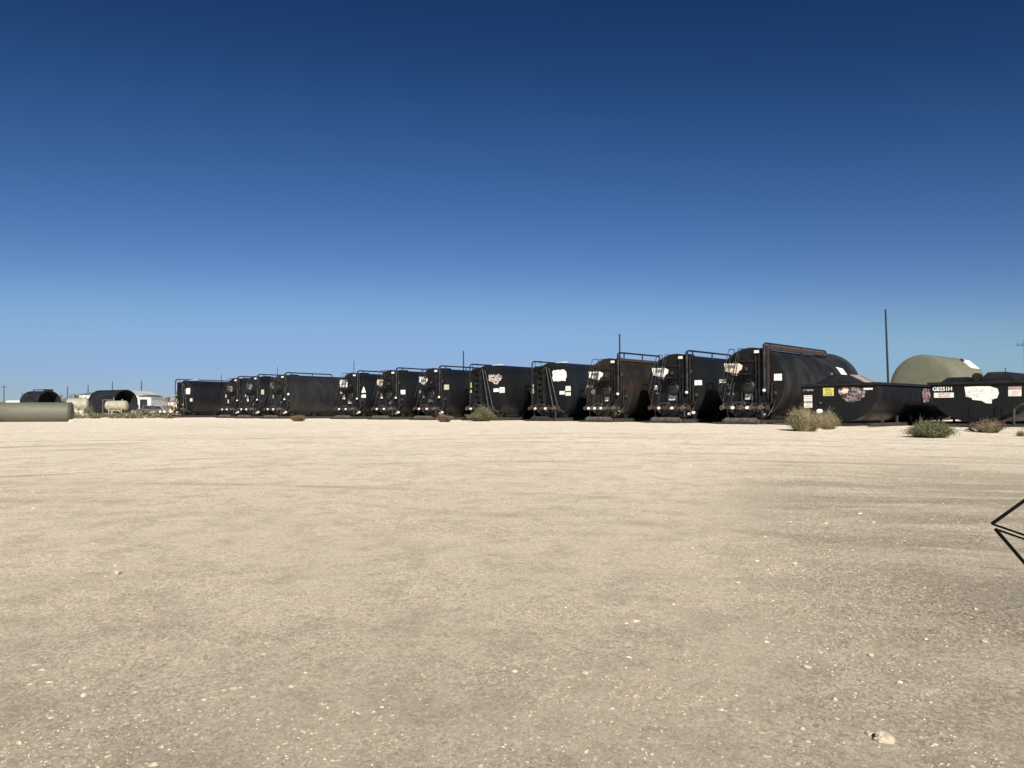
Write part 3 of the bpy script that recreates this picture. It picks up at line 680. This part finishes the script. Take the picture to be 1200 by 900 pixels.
sg = plate(u2, .98, 1.42, 1.20, 1.56, 'white_paint', nm='warning_sign'); MB().box((1.2, -.042, 1.5), (.42, .004, .1)).build('header', 'pink_ink', sg)
plate(u2, 1.02, 1.38, 1.24, 1.42, 'white_paint', y=-.041, nm='print', lines=3, ink='pink_ink')
for x in (-.35, .55, .8): MB().box((x, -.05, .6), (.05, .04, .45)).build('stiffener', 'black_steel', u2)
b = MB(); b.tube([(1.25, -.4, .1), (1.25, -.35, .7), (1.5, -.35, .88), (1.8, -.3, .9)], .05, 8); b.build('hose_pipe', 'skid_steel', u2)
tag(u2, 'black open-top bin lettered G8251H with a big torn white patch, at the right edge', 'open tank', 'black open-top tanks at the right')

# ---------------------------------------------------------------- plants
def stems(n, w_, h_, seed, thick=.012, lean=1.0, leaves=0, leaf=.02, dome=.75, depth=None):
    r = random.Random(seed); b = MB(); b.raw = True; depth = depth or w_
    for i in range(n):
        a = r.uniform(0, 2*math.pi); q = math.sqrt(r.random()); bx_, by_ = q*w_*.22*math.cos(a), q*depth*.22*math.sin(a)
        a2 = a+r.gauss(0, .5); rr = q*r.uniform(.6, 1.08)*lean
        hh = h_*(1-dome*.6*rr**2)*r.uniform(.5, 1.06)*(.84+.42*noise.noise((math.cos(a2)*1.6*rr+seed, math.sin(a2)*1.6*rr, seed*.7)))*(1.25 if r.random() < .05 else 1)
        tip = Vector((rr*w_*.5*math.cos(a2), rr*depth*.5*math.sin(a2), hh))
        base = Vector((bx_, by_, 0)); mid = (base+tip)/2+Vector((r.gauss(0, .03), r.gauss(0, .03), hh*.12))*1.0
        side = Vector((-math.sin(a2+r.uniform(-1, 1)), math.cos(a2+r.uniform(-1, 1)), 0)); side = side.normalized()*thick/2
        b.add([base-side, base+side, mid+side*.8, mid-side*.8, tip], [(0, 1, 2, 3), (3, 2, 4)])
        for k in range(leaves):
            t = r.uniform(.3, 1.05); p = (mid.lerp(tip, (t-.5)*2) if t > .5 else base.lerp(mid, t*2))+Vector((r.gauss(0, .02), r.gauss(0, .02), r.gauss(0, .02)))
            d1 = Vector((r.gauss(0, 1), r.gauss(0, 1), r.gauss(.5, 1))).normalized()*leaf*r.uniform(.6, 1.6); d2 = d1.cross(Vector((r.gauss(0, 1), r.gauss(0, 1), r.gauss(0, 1)))).normalized()*leaf*.35
            b.add([p, p+d1*.5+d2, p+d1, p+d1*.5-d2], [(0, 1, 2, 3)])
    return b
def dist_ground(py):      # distance at which a ray through pixel row py meets the ground
    k = (py-482)/890; d = 2.5
    while d < 400 and (EYE-gz(0, d))/d > k: d += .05
    return d
def bush(name, px, py, wpx, hpx, seed, m, label, cat='bush', n=900, d=None, thick=.012, **kw):
    d = d or dist_ground(py); w_ = wpx/890*d; h_ = hpx/890*d
    root = empty(name, (wx(px, d), d, gsurf(wx(px, d), d)-.01), 0)
    stems(n, w_, h_, seed, thick, **kw).build('foliage', m, root)
    b = MB(); r = random.Random(seed)
    for k in range(9):
        a = r.uniform(0, 6.28); b.cyl((0.03*math.cos(a), .03*math.sin(a), -.02), (w_*.2*math.cos(a), w_*.2*math.sin(a), h_*.45), .014, .005, n=5)
    b.build('stem', 'bark', root)
    return tag(root, label, cat)
bush('dry_bush', 943, 505, 50, 32, 11, 'straw_stems', 'tall straw-coloured bush in front of the first open-top bin', n=3600, thick=.011, leaves=2, leaf=.03)
bush('dry_bush', 968, 503, 36, 22, 12, 'straw_stems', 'lower yellowish bush touching the right side of the tall straw one', n=1800, thick=.010, leaves=2, leaf=.03)
bush('green_shrub', 1090, 513, 62, 22, 13, 'green_stems', 'low spreading green shrub in front of the open-top bins', n=2600, thick=.010, leaves=4, leaf=.032, dome=1.0)
bush('dry_weed', 1083, 497, 40, 18, 14, 'dry_brown_stems', 'thin dry weed sticking up behind the low green shrub', n=70, thick=.014, d=27.5)
bush('grey_bush', 564, 495, 40, 19, 15, 'grey_green_leaves', 'grey-green bush in front of the mid-row tank with lettered logo', n=1900, thick=.014, leaves=4, leaf=.05, d=47)
bush('brown_bush', 350, 495, 20, 8, 16, 'dry_brown_stems', 'small flat brown bush before the dusty grey tank', n=900, thick=.016, leaves=2, leaf=.05, dome=.5, d=47)
bush('brown_bush', 521, 496, 22, 9.5, 17, 'dry_brown_stems', 'small brown clipped-looking bush near the middle of the row', n=1000, thick=.016, leaves=2, leaf=.05, dome=.4, d=44)
bush('rusty_weed', 1158, 502, 40, 17, 18, 'tan_stems', 'rusty tan dry weed tangled over scrap under the right bin', n=700, thick=.012, leaves=2, leaf=.03, d=25.8)
bush('small_weed', 1195, 513, 14, 9, 19, 'dry_brown_stems', 'tiny dry weed at the right edge of the yard', n=200, thick=.010, leaves=1, leaf=.02, d=24)

# scrap under the right bin
def scrap():
    x, d = wx(1158, 26.2), 26.4; root = empty('scrap_heap', (x, d, FLAT-.08))
    r = random.Random(5)
    b = MB()
    for k in range(16):
        p = Vector((r.uniform(-.7, .7), r.uniform(-.2, .3), r.uniform(.05, .3))); q = p+Vector((r.uniform(-.5, .5), r.uniform(-.2, .2), r.uniform(-.05, .12)))
        b.cyl(p, q, r.uniform(.012, .035), n=6)
    b.build('bent_pipe', 'rusty_pipe', root)
    b = MB()
    for k in range(7): b.box((r.uniform(-.6, .6), r.uniform(-.2, .2), r.uniform(.08, .35)), (r.uniform(.2, .5), .15, .02), Matrix.Rotation(r.uniform(-.6, .6), 3, 'Y') @ Matrix.Rotation(r.uniform(-.6, .6), 3, 'X'))
    b.build('sheet', 'rust', root)
    tag(root, 'low heap of bent rusty pipe and sheet lying under the right-hand bin', 'scrap')
scrap()
def rock_mesh(b, c, r_, rnd, sub=1, flat=.6):
    n, m = (8, 5) if sub else (5, 3); k = len(b.v); off = Vector((rnd.uniform(0, 99), rnd.uniform(0, 99), rnd.uniform(0, 99)))
    b.ball(c, 1, n, m, (r_, r_*rnd.uniform(.65, 1), r_*flat)); c = Vector(c)
    for i in range(k, len(b.v)):
        p = Vector(b.v[i])-c; nn = noise.noise(p/r_*1.1+off)*.55+noise.noise(p/r_*2.7+off)*.22
        p *= 1+nn; b.v[i] = tuple(c+p)
def rock_thing(px, py, wpx, seed, label, flat=.55, d=None):
    d = d or dist_ground(py); x = wx(px, d); rr = wpx/890*d/2; rnd = random.Random(seed); b = MB(); b.raw = True
    n, m = 18, 12; off = Vector((seed*3.1, 5, 1)); b.ball((0, 0, 0), 1, n, m, (rr, rr*.8, rr*flat))
    for i in range(len(b.v)):
        p = Vector(b.v[i]); q = p/rr; nn = noise.noise(q*1.0+off)*.6+noise.noise(q*2.6+off)*.25+noise.noise(q*6+off)*.1
        b.v[i] = tuple(p*(1+nn))
    b.sm = [False]*len(b.f)
    o = b.build('rock', 'tan_rock' if wpx > 8 else 'limestone'); o.location = (x, d, gsurf(x, d)+rr*flat*.3); o.rotation_euler = (0, 0, rnd.uniform(0, 6))
    return tag(o, label, 'rock', 'loose stones on the yard')
rock_thing(1027, 865, 26, 1, 'largest pale stone in the right foreground, casting a dark shadow')
rock_thing(1011, 859, 9, 2, 'fist-sized stone touching the largest pale stone on its left')
rock_thing(142, 673, 9, 3, 'lone pale stone with a dark shadow in the left foreground', .8)
rock_thing(973, 820, 8, 4, 'pale rounded stone up and left of the largest foreground stone')
rock_thing(935, 852, 8, 5, 'pale flat stone, leftmost of the right foreground stones')
rock_thing(1147, 750, 7, 6, 'dark-shadowed stone on the bare ground below the wire frame')
rock_thing(942, 785, 9, 7, 'pale stone in the gravelly strip, second row of stones')
rock_thing(1015, 768, 8, 8, 'whitish stone in the gravelly strip nearest the row')
rock_thing(975, 839, 5, 9, 'small pale stone below the rounded one in right foreground')
rock_thing(952, 503, 22, 10, 'flat tan stone half under the yellowish bush', .35, d=dist_ground(505))
rock_thing(85, 494, 7, 14, 'pale rock at the right end of the long grey-green cylinder', .7, d=44)
bpy.data.objects[-1] if False else None

def gravel():
    rnd = random.Random(21); b = MB(); b.raw = True; tot = 0
    ICO = [(0,0,1), (.89,0,.45), (.28,.85,.45), (-.72,.53,.45), (-.72,-.53,.45), (.28,-.85,.45), (.72,.53,-.4), (-.28,.85,-.4), (-.89,0,-.4), (-.28,-.85,-.4), (.72,-.53,-.4)]
    IF = [(0,1,2), (0,2,3), (0,3,4), (0,4,5), (0,5,1), (1,6,2), (2,6,7), (2,7,3), (3,7,8), (3,8,4), (4,8,9), (4,9,5), (5,9,10), (5,10,1), (1,10,6)]
    while tot < 27000:
        d = 2.6+(rnd.random()**1.6)*25; x = rnd.uniform(-.8, .8)*d
        k = noise.noise((x*.55, d*.4, 2))+.55*noise.noise((x*1.9, d*1.6, 7))+.75*math.exp(-((x-.42*d)/(.35+.05*d))**2)+.3*math.exp(-((x-.24*d)/.7)**2)+(.3 if x > .5*d else 0)
        if k < rnd.uniform(.0, .8): continue
        s = .0024+.0050*rnd.random()**3+(.014*rnd.random()**2 if rnd.random() < .05 else 0)
        s *= (1+d*.04)
        z = gsurf(x, d); a = rnd.uniform(0, 6.3); ca, sa = math.cos(a), math.sin(a); fx, fy, fz = s*rnd.uniform(.8, 1.5), s*rnd.uniform(.6, 1), s*rnd.uniform(.35, .8)
        V = []
        for p in ICO:
            j = rnd.uniform(.75, 1.2); X, Y_, Z = p[0]*fx*j, p[1]*fy*j, p[2]*fz*j
            V.append((x+X*ca-Y_*sa, d+X*sa+Y_*ca, z+Z-fz*.12))
        b.add(V, IF); tot += 1
    tag(b.build('gravel', 'limestone'), 'pale loose gravel and grit scattered over the packed yard', 'gravel', kind='stuff')
gravel()

# ---------------------------------------------------------------- left: long cylinder, beige tanks, far things
def long_pipe():
    r_ = .57; p1 = Vector((wx(83, 45.5), 45.5, 0)); p0 = Vector((-33.5, 43.2, 0)); L = (p1-p0).length
    root = empty('long_cylinder', (p1.x, p1.y, FLAT), math.atan2(p1.y-p0.y, p1.x-p0.x)+R(90))
    # local +Y runs back (leftwards) along the pipe
    root.rotation_euler = (0, 0, math.atan2((p0-p1).y, (p0-p1).x)-R(90))
    b = MB(); b.cyl((0, .03, r_+.01), (0, L, r_+.01), r_, n=48, caps=False); b.build('shell', 'grey_green_fibreglass', root)
    b = MB()
    for j in range(6):
        t0, t1 = j/6*math.pi/2, (j+1)/6*math.pi/2
        b.cyl((0, -.16*math.sin(t0), r_+.01), (0, -.16*math.sin(t1), r_+.01), (r_+.001)*math.cos(t0), max(.01, r_*math.cos(t1)), n=48, caps=False)
    b.build('end_cap', 'grey_green_fibreglass', root)
    b = MB()
    for y in (3.9, L*.5, L*.8): b.box((.3, y, .06), (.2, .3, .12)); b.box((-.3, y, .06), (.2, .3, .12))
    b.build('chock', 'bark', root)
    tag(root, 'long grey-green cylinder lying on the ground at the left edge', 'pipe')
long_pipe()
def beige_tank(px, d, Lm, r_, rz, label, zc=1.25):
    root = empty('beige_tank', (wx(px, d), d, FLAT), rz)
    b = MB(); b.cyl((-Lm/2, 0, zc), (Lm/2, 0, zc), r_, n=28, caps=False)
    b.build('shell', 'beige_tank', root)
    for s in (-1, 1):
        b = MB()
        for j in range(5):
            t0, t1 = j/5*math.pi/2, (j+1)/5*math.pi/2
            b.cyl((s*(Lm/2+r_*.5*math.sin(t0)), 0, zc), (s*(Lm/2+r_*.5*math.sin(t1)), 0, zc), r_*math.cos(t0), max(.01, r_*math.cos(t1)), n=28, caps=False)
        b.build('end_cap', 'beige_tank', root)
    for x in (-Lm*.36, Lm*.36):
        for y in (-r_*.7, r_*.7): MB().cyl((x, y, 0), (x, y, zc), .07, n=8).build('leg', 'beige_tank', root)
    b = MB(); b.box((0, -r_*.7, .3), (Lm+.9, .08, .08)); b.box((0, -r_*.7, .7), (Lm*.75, .08, .08)); b.tube([(-Lm*.36, -r_*.75, .1), (-.1, -r_*.75, .9)], .05, 6); b.tube([(Lm*.36+.2, -r_*.75, .1), (.3, -r_*.75, .9)], .05, 6)
    b.build('stand', 'beige_tank', root)
    b = MB(); b.cyl((-.4, 0, zc+r_-.05), (-.4, 0, zc+r_+.35), .05, n=8); b.cyl((.7, 0, zc+r_-.05), (.7, 0, zc+r_+.18), .09, n=8); b.build('vent', 'beige_tank', root)
    tag(root, label, 'tank', 'beige pressure tanks on legs')
beige_tank(137, 100, 2.3, .62, R(2), 'beige horizontal tank on legs in front of the larger black culvert-like tank', 1.4)
beige_tank(91, 78, 1.5, .62, R(25), 'beige horizontal tank showing beyond the end of the long cylinder', 1.35)
# cone chute beside the second beige tank
b = MB(); b.cyl((-.75, 0, 1.25), (.35, .0, .25), .38, .12, n=16); b.cyl((.35, 0, .25), (1.3, .2, .08), .12, .1, n=10)
o = b.build('beige_chute', 'beige_tank'); o.location = (wx(90, 72), 72, FLAT); tag(o, 'beige cone-shaped chute leaning down beside the long cylinder end', 'chute')
b = MB(); b.tube([(-1.0, 0, 0), (-1.0, 0, 2.25), (.25, 0, 2.25), (.25, 0, 0)], .08, 6); o = b.build('pipe_gate', 'roller_steel'); o.location = (wx(129, 108), 108, FLAT); tag(o, 'grey pipe frame standing left of the beige tank', 'frame')

def culvert(px, d, rad, L, rz, label, top=False):
    """black tank on its side; local +X is the open end"""
    root = empty('black_culvert', (wx(px, d), d, FLAT), rz); zc = rad
    b = MB(); b.cyl((-L, 0, zc), (0, 0, zc), rad, n=48, caps=False); b.build('shell', 'far_black', root)
    b = MB(); b.cyl((-L+.05, 0, zc), (.02, 0, zc), rad*.955, n=48, caps=False); b.cyl((-L*.5, 0, zc), (-L*.5-.05, 0, zc), rad*.95, n=48); b.build('lining', 'inside_black', root)
    b = MB()
    for i in range(48):
        a0, a1 = 2*math.pi*i/48, 2*math.pi*(i+1)/48
        b.add([(.025, rr*math.cos(a), zc+rr*math.sin(a)) for a in (a0, a1) for rr in (rad*.95, rad*1.01)], [(0, 1, 3, 2)])
    b.build('end_ring', 'far_black', root)
    b = MB(); b.cyl((-L, 0, zc), (-L-.5, 0, zc), rad, rad*.7, n=48); b.build('closed_end', 'far_black', root)
    if top: b = MB(); b.box((-.3, 0, 2*rad+.12), (.3, 1.4, .3)); b.tube([(-L+.4, 0, 2*rad+.02), (-L+.4, 0, 2*rad+.2), (-.3, 0, 2*rad+.2)], .08, 6); b.build('top_bracket', 'black_paint', root)
    tag(root, label, 'tank', 'open-ended black tanks on the far left')
culvert(147.5, 120, 2.02, 6.8, R(-30), 'larger open-ended black tank behind the beige one on legs')
culvert(58, 122, 1.95, 4.6, R(-26), 'smaller open-ended black tank rising over the long grey-green cylinder', True)

def building(px0, px1, d, h_, depth, label, roof='low', m='white_cladding', door=None):
    x0, x1 = wx(px0, d), wx(px1, d); W_ = x1-x0; root = empty('metal_building', ((x0+x1)/2, d, FLAT))
    b = MB(); b.box((0, depth/2, h_/2), (W_, depth, h_)); b.build('wall', m, root)
    rise = .12*h_ if roof == 'low' else .5*h_
    b = MB(); b.prism([(-W_/2-.2, h_+.01), (W_/2+.2, h_+.01), (W_*.05, h_+rise), (-W_*.05, h_+rise)], -.25, depth+.25); b.build('roof', 'white_cladding' if roof != 'low' else 'roller_steel', root)
    if door:
        for a, c, dh in door:
            fr = MB().box(((a+c)/2*W_, -.03, dh/2), ((c-a)*W_, .05, dh)).build('doorway', 'dark_red' if m != 'white_cladding' else 'inside_black', root)
    b = MB()
    for k in range(int(W_/1.5)): b.box((-W_/2+1.5*k+.7, -.02, h_/2), (.05, .03, h_*.98))
    b.build('rib', m, root)
    tag(root, label, 'building'); return root
building(93, 116, 210, 5.2, 12, 'white flat-topped metal building left of the larger open-ended tank', door=[(.1, .25, 1.9), (-.35, -.28, 1.6)])
building(112, 166, 180, 3.8, 14, 'white wide building with shallow pitched roof behind the larger open-ended tank', roof='gable', door=[(.36, .44, 2.2)])
building(163, 177, 170, 3.9, 6, 'open-fronted shed with dark red interior right of the white building', m='white_cladding', door=[(-.42, .2, 3.3)])
building(196, 214, 240, 3.6, 8, 'small pale building peeking out left of the end tank', door=[(-.1, .1, 2)])
# white pipe tank far left
b = MB(); b.cyl((-2.2, 0, 2.2), (2.2, 0, 2.2), .55, n=16); b.ball((-2.2, 0, 2.2), .55); b.ball((2.2, 0, 2.2), .55); o = b.build('white_tank', 'white_paint'); o.location = (wx(23, 150), 150, FLAT); o['label'] = 'small white horizontal tank far off above the long cylinder'; o['category'] = 'tank'
for x in (-1.4, 1.4): MB().box((x, 0, .85), (.25, .5, 1.7)).build('leg', 'roller_steel', o)
def car(px, d, m, label, s=1):
    root = empty('parked_pickup', (wx(px, d), d, FLAT), R(8))
    b = MB(); b.prism([(-2.6, .45), (2.6, .45), (2.65, .95), (1.5, 1.05), (.9, 1.72), (-.5, 1.75), (-.7, 1.08), (-2.6, 1.08)], -.9, .9); b.build('body', m, root)
    b = MB(); b.prism([(1.3, 1.08), (.85, 1.62), (-.4, 1.65), (-.5, 1.08)], -.91, .91); b.build('window', 'dark_glass', root)
    for x in (-1.6, 1.7):
        for y in (-.82, .82): MB().cyl((x, y-.12, .4), (x, y+.12, .4), .4, n=16).build('wheel', 'rubber', root)
    tag(root, label, 'pickup truck', 'vehicles parked by the far buildings')
car(184, 150, 'car_grey', 'pale grey pickup parked between the shed and the end tank')
car(173, 145, 'roller_steel', 'brownish dusty pickup parked in front of the red-lined shed')
# jumble of pipes left of the end tank
def jumble():
    root = empty('pipe_trailer', (wx(198, 73), 73, FLAT)); r = random.Random(2)
    b = MB()
    for k in range(5): b.tube([(-.9+.3*k, r.uniform(-.3, .3), .1), (-.3+.28*k, r.uniform(-.3, .3), r.uniform(1.4, 2.0))], .05, 6)
    b.tube([(-.6, 0, 1.9), (.8, 0, 2.2)], .06, 6); b.build('brace', 'timber', root)
    b = MB(); b.box((0, 0, .45), (2.2, .8, .15)); b.box((0, 0, .14), (2.6, .9, .12)); b.build('frame', 'rusty_pipe', root)
    for x in (-.6, -.2, .4): MB().cyl((x, -.42, .6), (x, -.5, .6), .1, n=12).build('valve_cap', 'white_paint', root)
    for k in range(4): MB().box((r.uniform(-.5, .7), r.uniform(-.2, .2), r.uniform(1.0, 1.9)), (.35, .3, .3), Matrix.Rotation(r.uniform(-.5, .5), 3, 'Y')).build('crate', 'roller_steel', root)
    tag(root, 'rusty pipe stand with pale braces beside the far left end tank', 'pipe stand')
jumble()

# poles
def pole(px, d, topy, r_=.14, lean=0, arms=0, m='far_pole', label='', basez=0):
    h_ = (482-topy)/890*d+(EYE-FLAT); root = empty('utility_pole', (wx(px, d), d, FLAT))
    b = MB(); b.cyl((0, 0, -.1), (-lean, 0, h_), r_, r_*.7, n=10); b.build('post', m, root)
    if arms:
        b = MB(); b.box((0, 0, h_-.8), (2.2, .12, .14))
        for x in (-1, -.4, .4, 1): b.cyl((x, 0, h_-.75), (x, 0, h_-.5), .06, n=6)
        b.build('crossarm', m, root)
    return tag(root, label, 'utility pole', 'poles on the skyline')
pole(1042, 64, 362, .10, .18, 0, 'pole_wood', 'tallest dark pole, standing between the two big round-ended tanks')
pole(726.5, 75, 391, .10, 0, 0, 'pole_wood', 'thin dark pole rising above the rusty tank')
pole(543, 120, 411, .13, 0, 0, 'pole_wood', 'thin pole above the roof of a mid-row tank')
pole(414.5, 150, 423, .12, 0, 0, 'far_pole', 'thin far pole right of the widest gap in the row')
pole(325, 170, 430, .12, 0, 0, 'far_pole', 'thin far pole left of the dusty grey tank')
pole(259, 180, 439, .12, 0, 0, 'far_pole', 'thin far pole over the roof of the left end tank')
pole(4.5, 260, 451, .2, 0, 1, 'far_pole', 'leftmost skyline pole with a crossarm')
pole(79, 230, 453, .2, 0, 0, 'far_pole', 'thin pole between smaller open-ended tank and white building')
pole(103, 230, 451, .2, 0, 0, 'far_pole', 'thin pole behind the white flat-topped building')
pole(131.5, 230, 447, .2, 0, 0, 'far_pole', 'thin pole above the larger open-ended tank')
pole(165.5, 200, 446, .2, 0, 0, 'far_pole', 'taller thin pole above the red-lined shed')
pole(26, 300, 460, .2, 0, 0, 'far_pole', 'short faint pole above the small white tank')
pole(1179, 150, 431, .15, 0, 0, 'far_pole', 'thin pole beyond the bin lettered G8251H')
pole(1202, 110, 398, .12, 0, 1, 'far_pole', 'pole with crossarm cut by the right edge')
# trees and scrub far left
def tree(px, d, h_, w_, seed, label):
    root = empty('mesquite_tree', (wx(px, d), d, FLAT)); r = random.Random(seed); b = MB()
    b.cyl((0, 0, -.1), (.1, 0, h_*.4), .16, .1, n=7)
    for k in range(6): a = r.uniform(0, 6.3); b.cyl((.1, 0, h_*.35), (w_*.3*math.cos(a), w_*.3*math.sin(a), h_*.75), .08, .03, n=5)
    b.build('trunk', 'bark', root)
    b = MB(); b.raw = True
    cl = [Vector((r.gauss(0, w_*.24), r.gauss(0, w_*.24), h_*r.uniform(.45, .92))) for _ in range(9)]
    for k in range(1500):
        c = r.choice(cl); p = c+Vector((r.gauss(0, w_*.11), r.gauss(0, w_*.11), r.gauss(0, h_*.09)))
        d1 = Vector((r.gauss(0, 1), r.gauss(0, 1), r.gauss(0, 1))).normalized()*.14; d2 = d1.cross(Vector((r.gauss(0, 1), r.gauss(0, 1), 1))).normalized()*.08
        b.add([p-d1, p+d2, p+d1, p-d2], [(0, 1, 2, 3)])
    b.build('crown', 'green_stems', root)
    tag(root, label, 'tree', 'small trees on the far left skyline')
tree(88, 165, 4.2, 5.0, 31, 'dark small tree left of the white flat-topped building')
tree(100, 150, 3.0, 3.6, 32, 'low dark tree against the white flat-topped building')
tree(76, 190, 3.2, 5, 33, 'dark low tree just right of the smaller open-ended tank')
def scrub():
    r = random.Random(77); b = MB(); b.raw = True
    for k in range(430):
        d = 66+r.random()**1.4*260; x = wx(r.uniform(-90, 1400) if d > 95 else r.uniform(60, 200), d)
        if d < 100 and not (wx(60, d) < x < wx(200, d)): continue
        s = r.uniform(.25, .75)*(.7 if d < 130 else 1); z = FLAT
        for q in range(46):
            p = Vector((x+r.gauss(0, s*.6), d+r.gauss(0, s*.6), z+abs(r.gauss(0, s*.38))))
            d1 = Vector((r.gauss(0, 1), r.gauss(0, 1), r.gauss(.6, 1))).normalized()*.16; d2 = d1.cross(Vector((r.gauss(0, 1), 1, r.gauss(0, 1)))).normalized()*.07
            b.add([p-d1, p+d2, p+d1, p-d2], [(0, 1, 2, 3)])
    tag(b.build('scrub', 'far_scrub_leaves'), 'low grey-green desert scrub stretching beyond the yard', 'scrub', kind='stuff')
scrub()
for i, (px, d, wp, hp, lb) in enumerate(((146, 88, 22, 6, 'low bush under the beige tank on legs'), (171, 92, 14, 7, 'round dark bush below the red-lined shed'), (187, 92, 16, 6, 'low dark bush left of the end tank'), (113, 86, 20, 5, 'low straggly bush between the two beige tanks'), (106, 96, 13, 14, 'taller bush filling the gap left of the larger open-ended tank'))):
    bush('desert_bush', px, 0, wp, hp, 50+i, 'far_scrub_leaves', lb, n=500, d=d, thick=.05, leaves=2, leaf=.1)['group'] = 'desert bushes by the beige tanks'
# a scatter of building debris seen low between the far tanks
def debris():
    r = random.Random(41); b = MB()
    for k in range(46):
        d = r.uniform(100, 150); x = wx(r.uniform(160, 196), d); h_ = r.uniform(.2, .9)
        b.box((x, d, FLAT+h_/2), (r.uniform(.3, 1.6), r.uniform(.3, 1), h_), Matrix.Rotation(r.uniform(-.3, .3), 3, 'Y') @ Matrix.Rotation(r.uniform(0, 3), 3, 'Z'))
    tag(b.build('debris', 'roller_steel'), 'low clutter of boards, scrap and pale lumps on the ground before the sheds', 'debris', kind='stuff')
    b = MB()
    for k in range(30):
        d = r.uniform(100, 150); x = wx(r.uniform(155, 200), d); h_ = r.uniform(.2, .7)
        b.box((x, d, FLAT+h_/2), (r.uniform(.3, 1.2), r.uniform(.3, 1), h_), Matrix.Rotation(r.uniform(-.5, .5), 3, 'Y') @ Matrix.Rotation(r.uniform(0, 3), 3, 'Z'))
    tag(b.build('rubble', 'tan_board'), 'tan rubble and broken boards scattered among the far clutter', 'rubble', kind='stuff')
debris()
# ---------------------------------------------------------------- black wire frame at right
def wire_frame():
    D = .70; root = empty('wire_stand', (.60, D, 0), 0)
    def P(px, py, dx=0): return Vector(((px-600)/890*(D+dx)-.60, dx, EYE-(py-482)/890*(D+dx)))
    a = P(1159, 613); r_ = .0014
    b = MB(); b.tube([a, P(1246, 552)], r_*1.15, 8); b.tube([a, P(1246, 643)], r_*.7, 8); b.build('upper_triangle', 'rubber', root)
    c = P(1163, 619); b = MB(); b.tube([c, P(1246, 648)], r_*.7, 8); b.tube([c, P(1206, 670), P(1246, 722)], r_*1.2, 8); b.build('lower_triangle', 'rubber', root)
    x = P(1248, 600).x
    b = MB(); b.cyl((x, 0, .02), (x, 0, 1.495), .006, n=10); b.cyl((x, 0, -.005), (x, 0, .025), .12, n=24); b.build('post', 'rubber', root)
    tag(root, 'thin black wire frame of two triangles jutting in at the right edge', 'wire frame')
wire_frame()
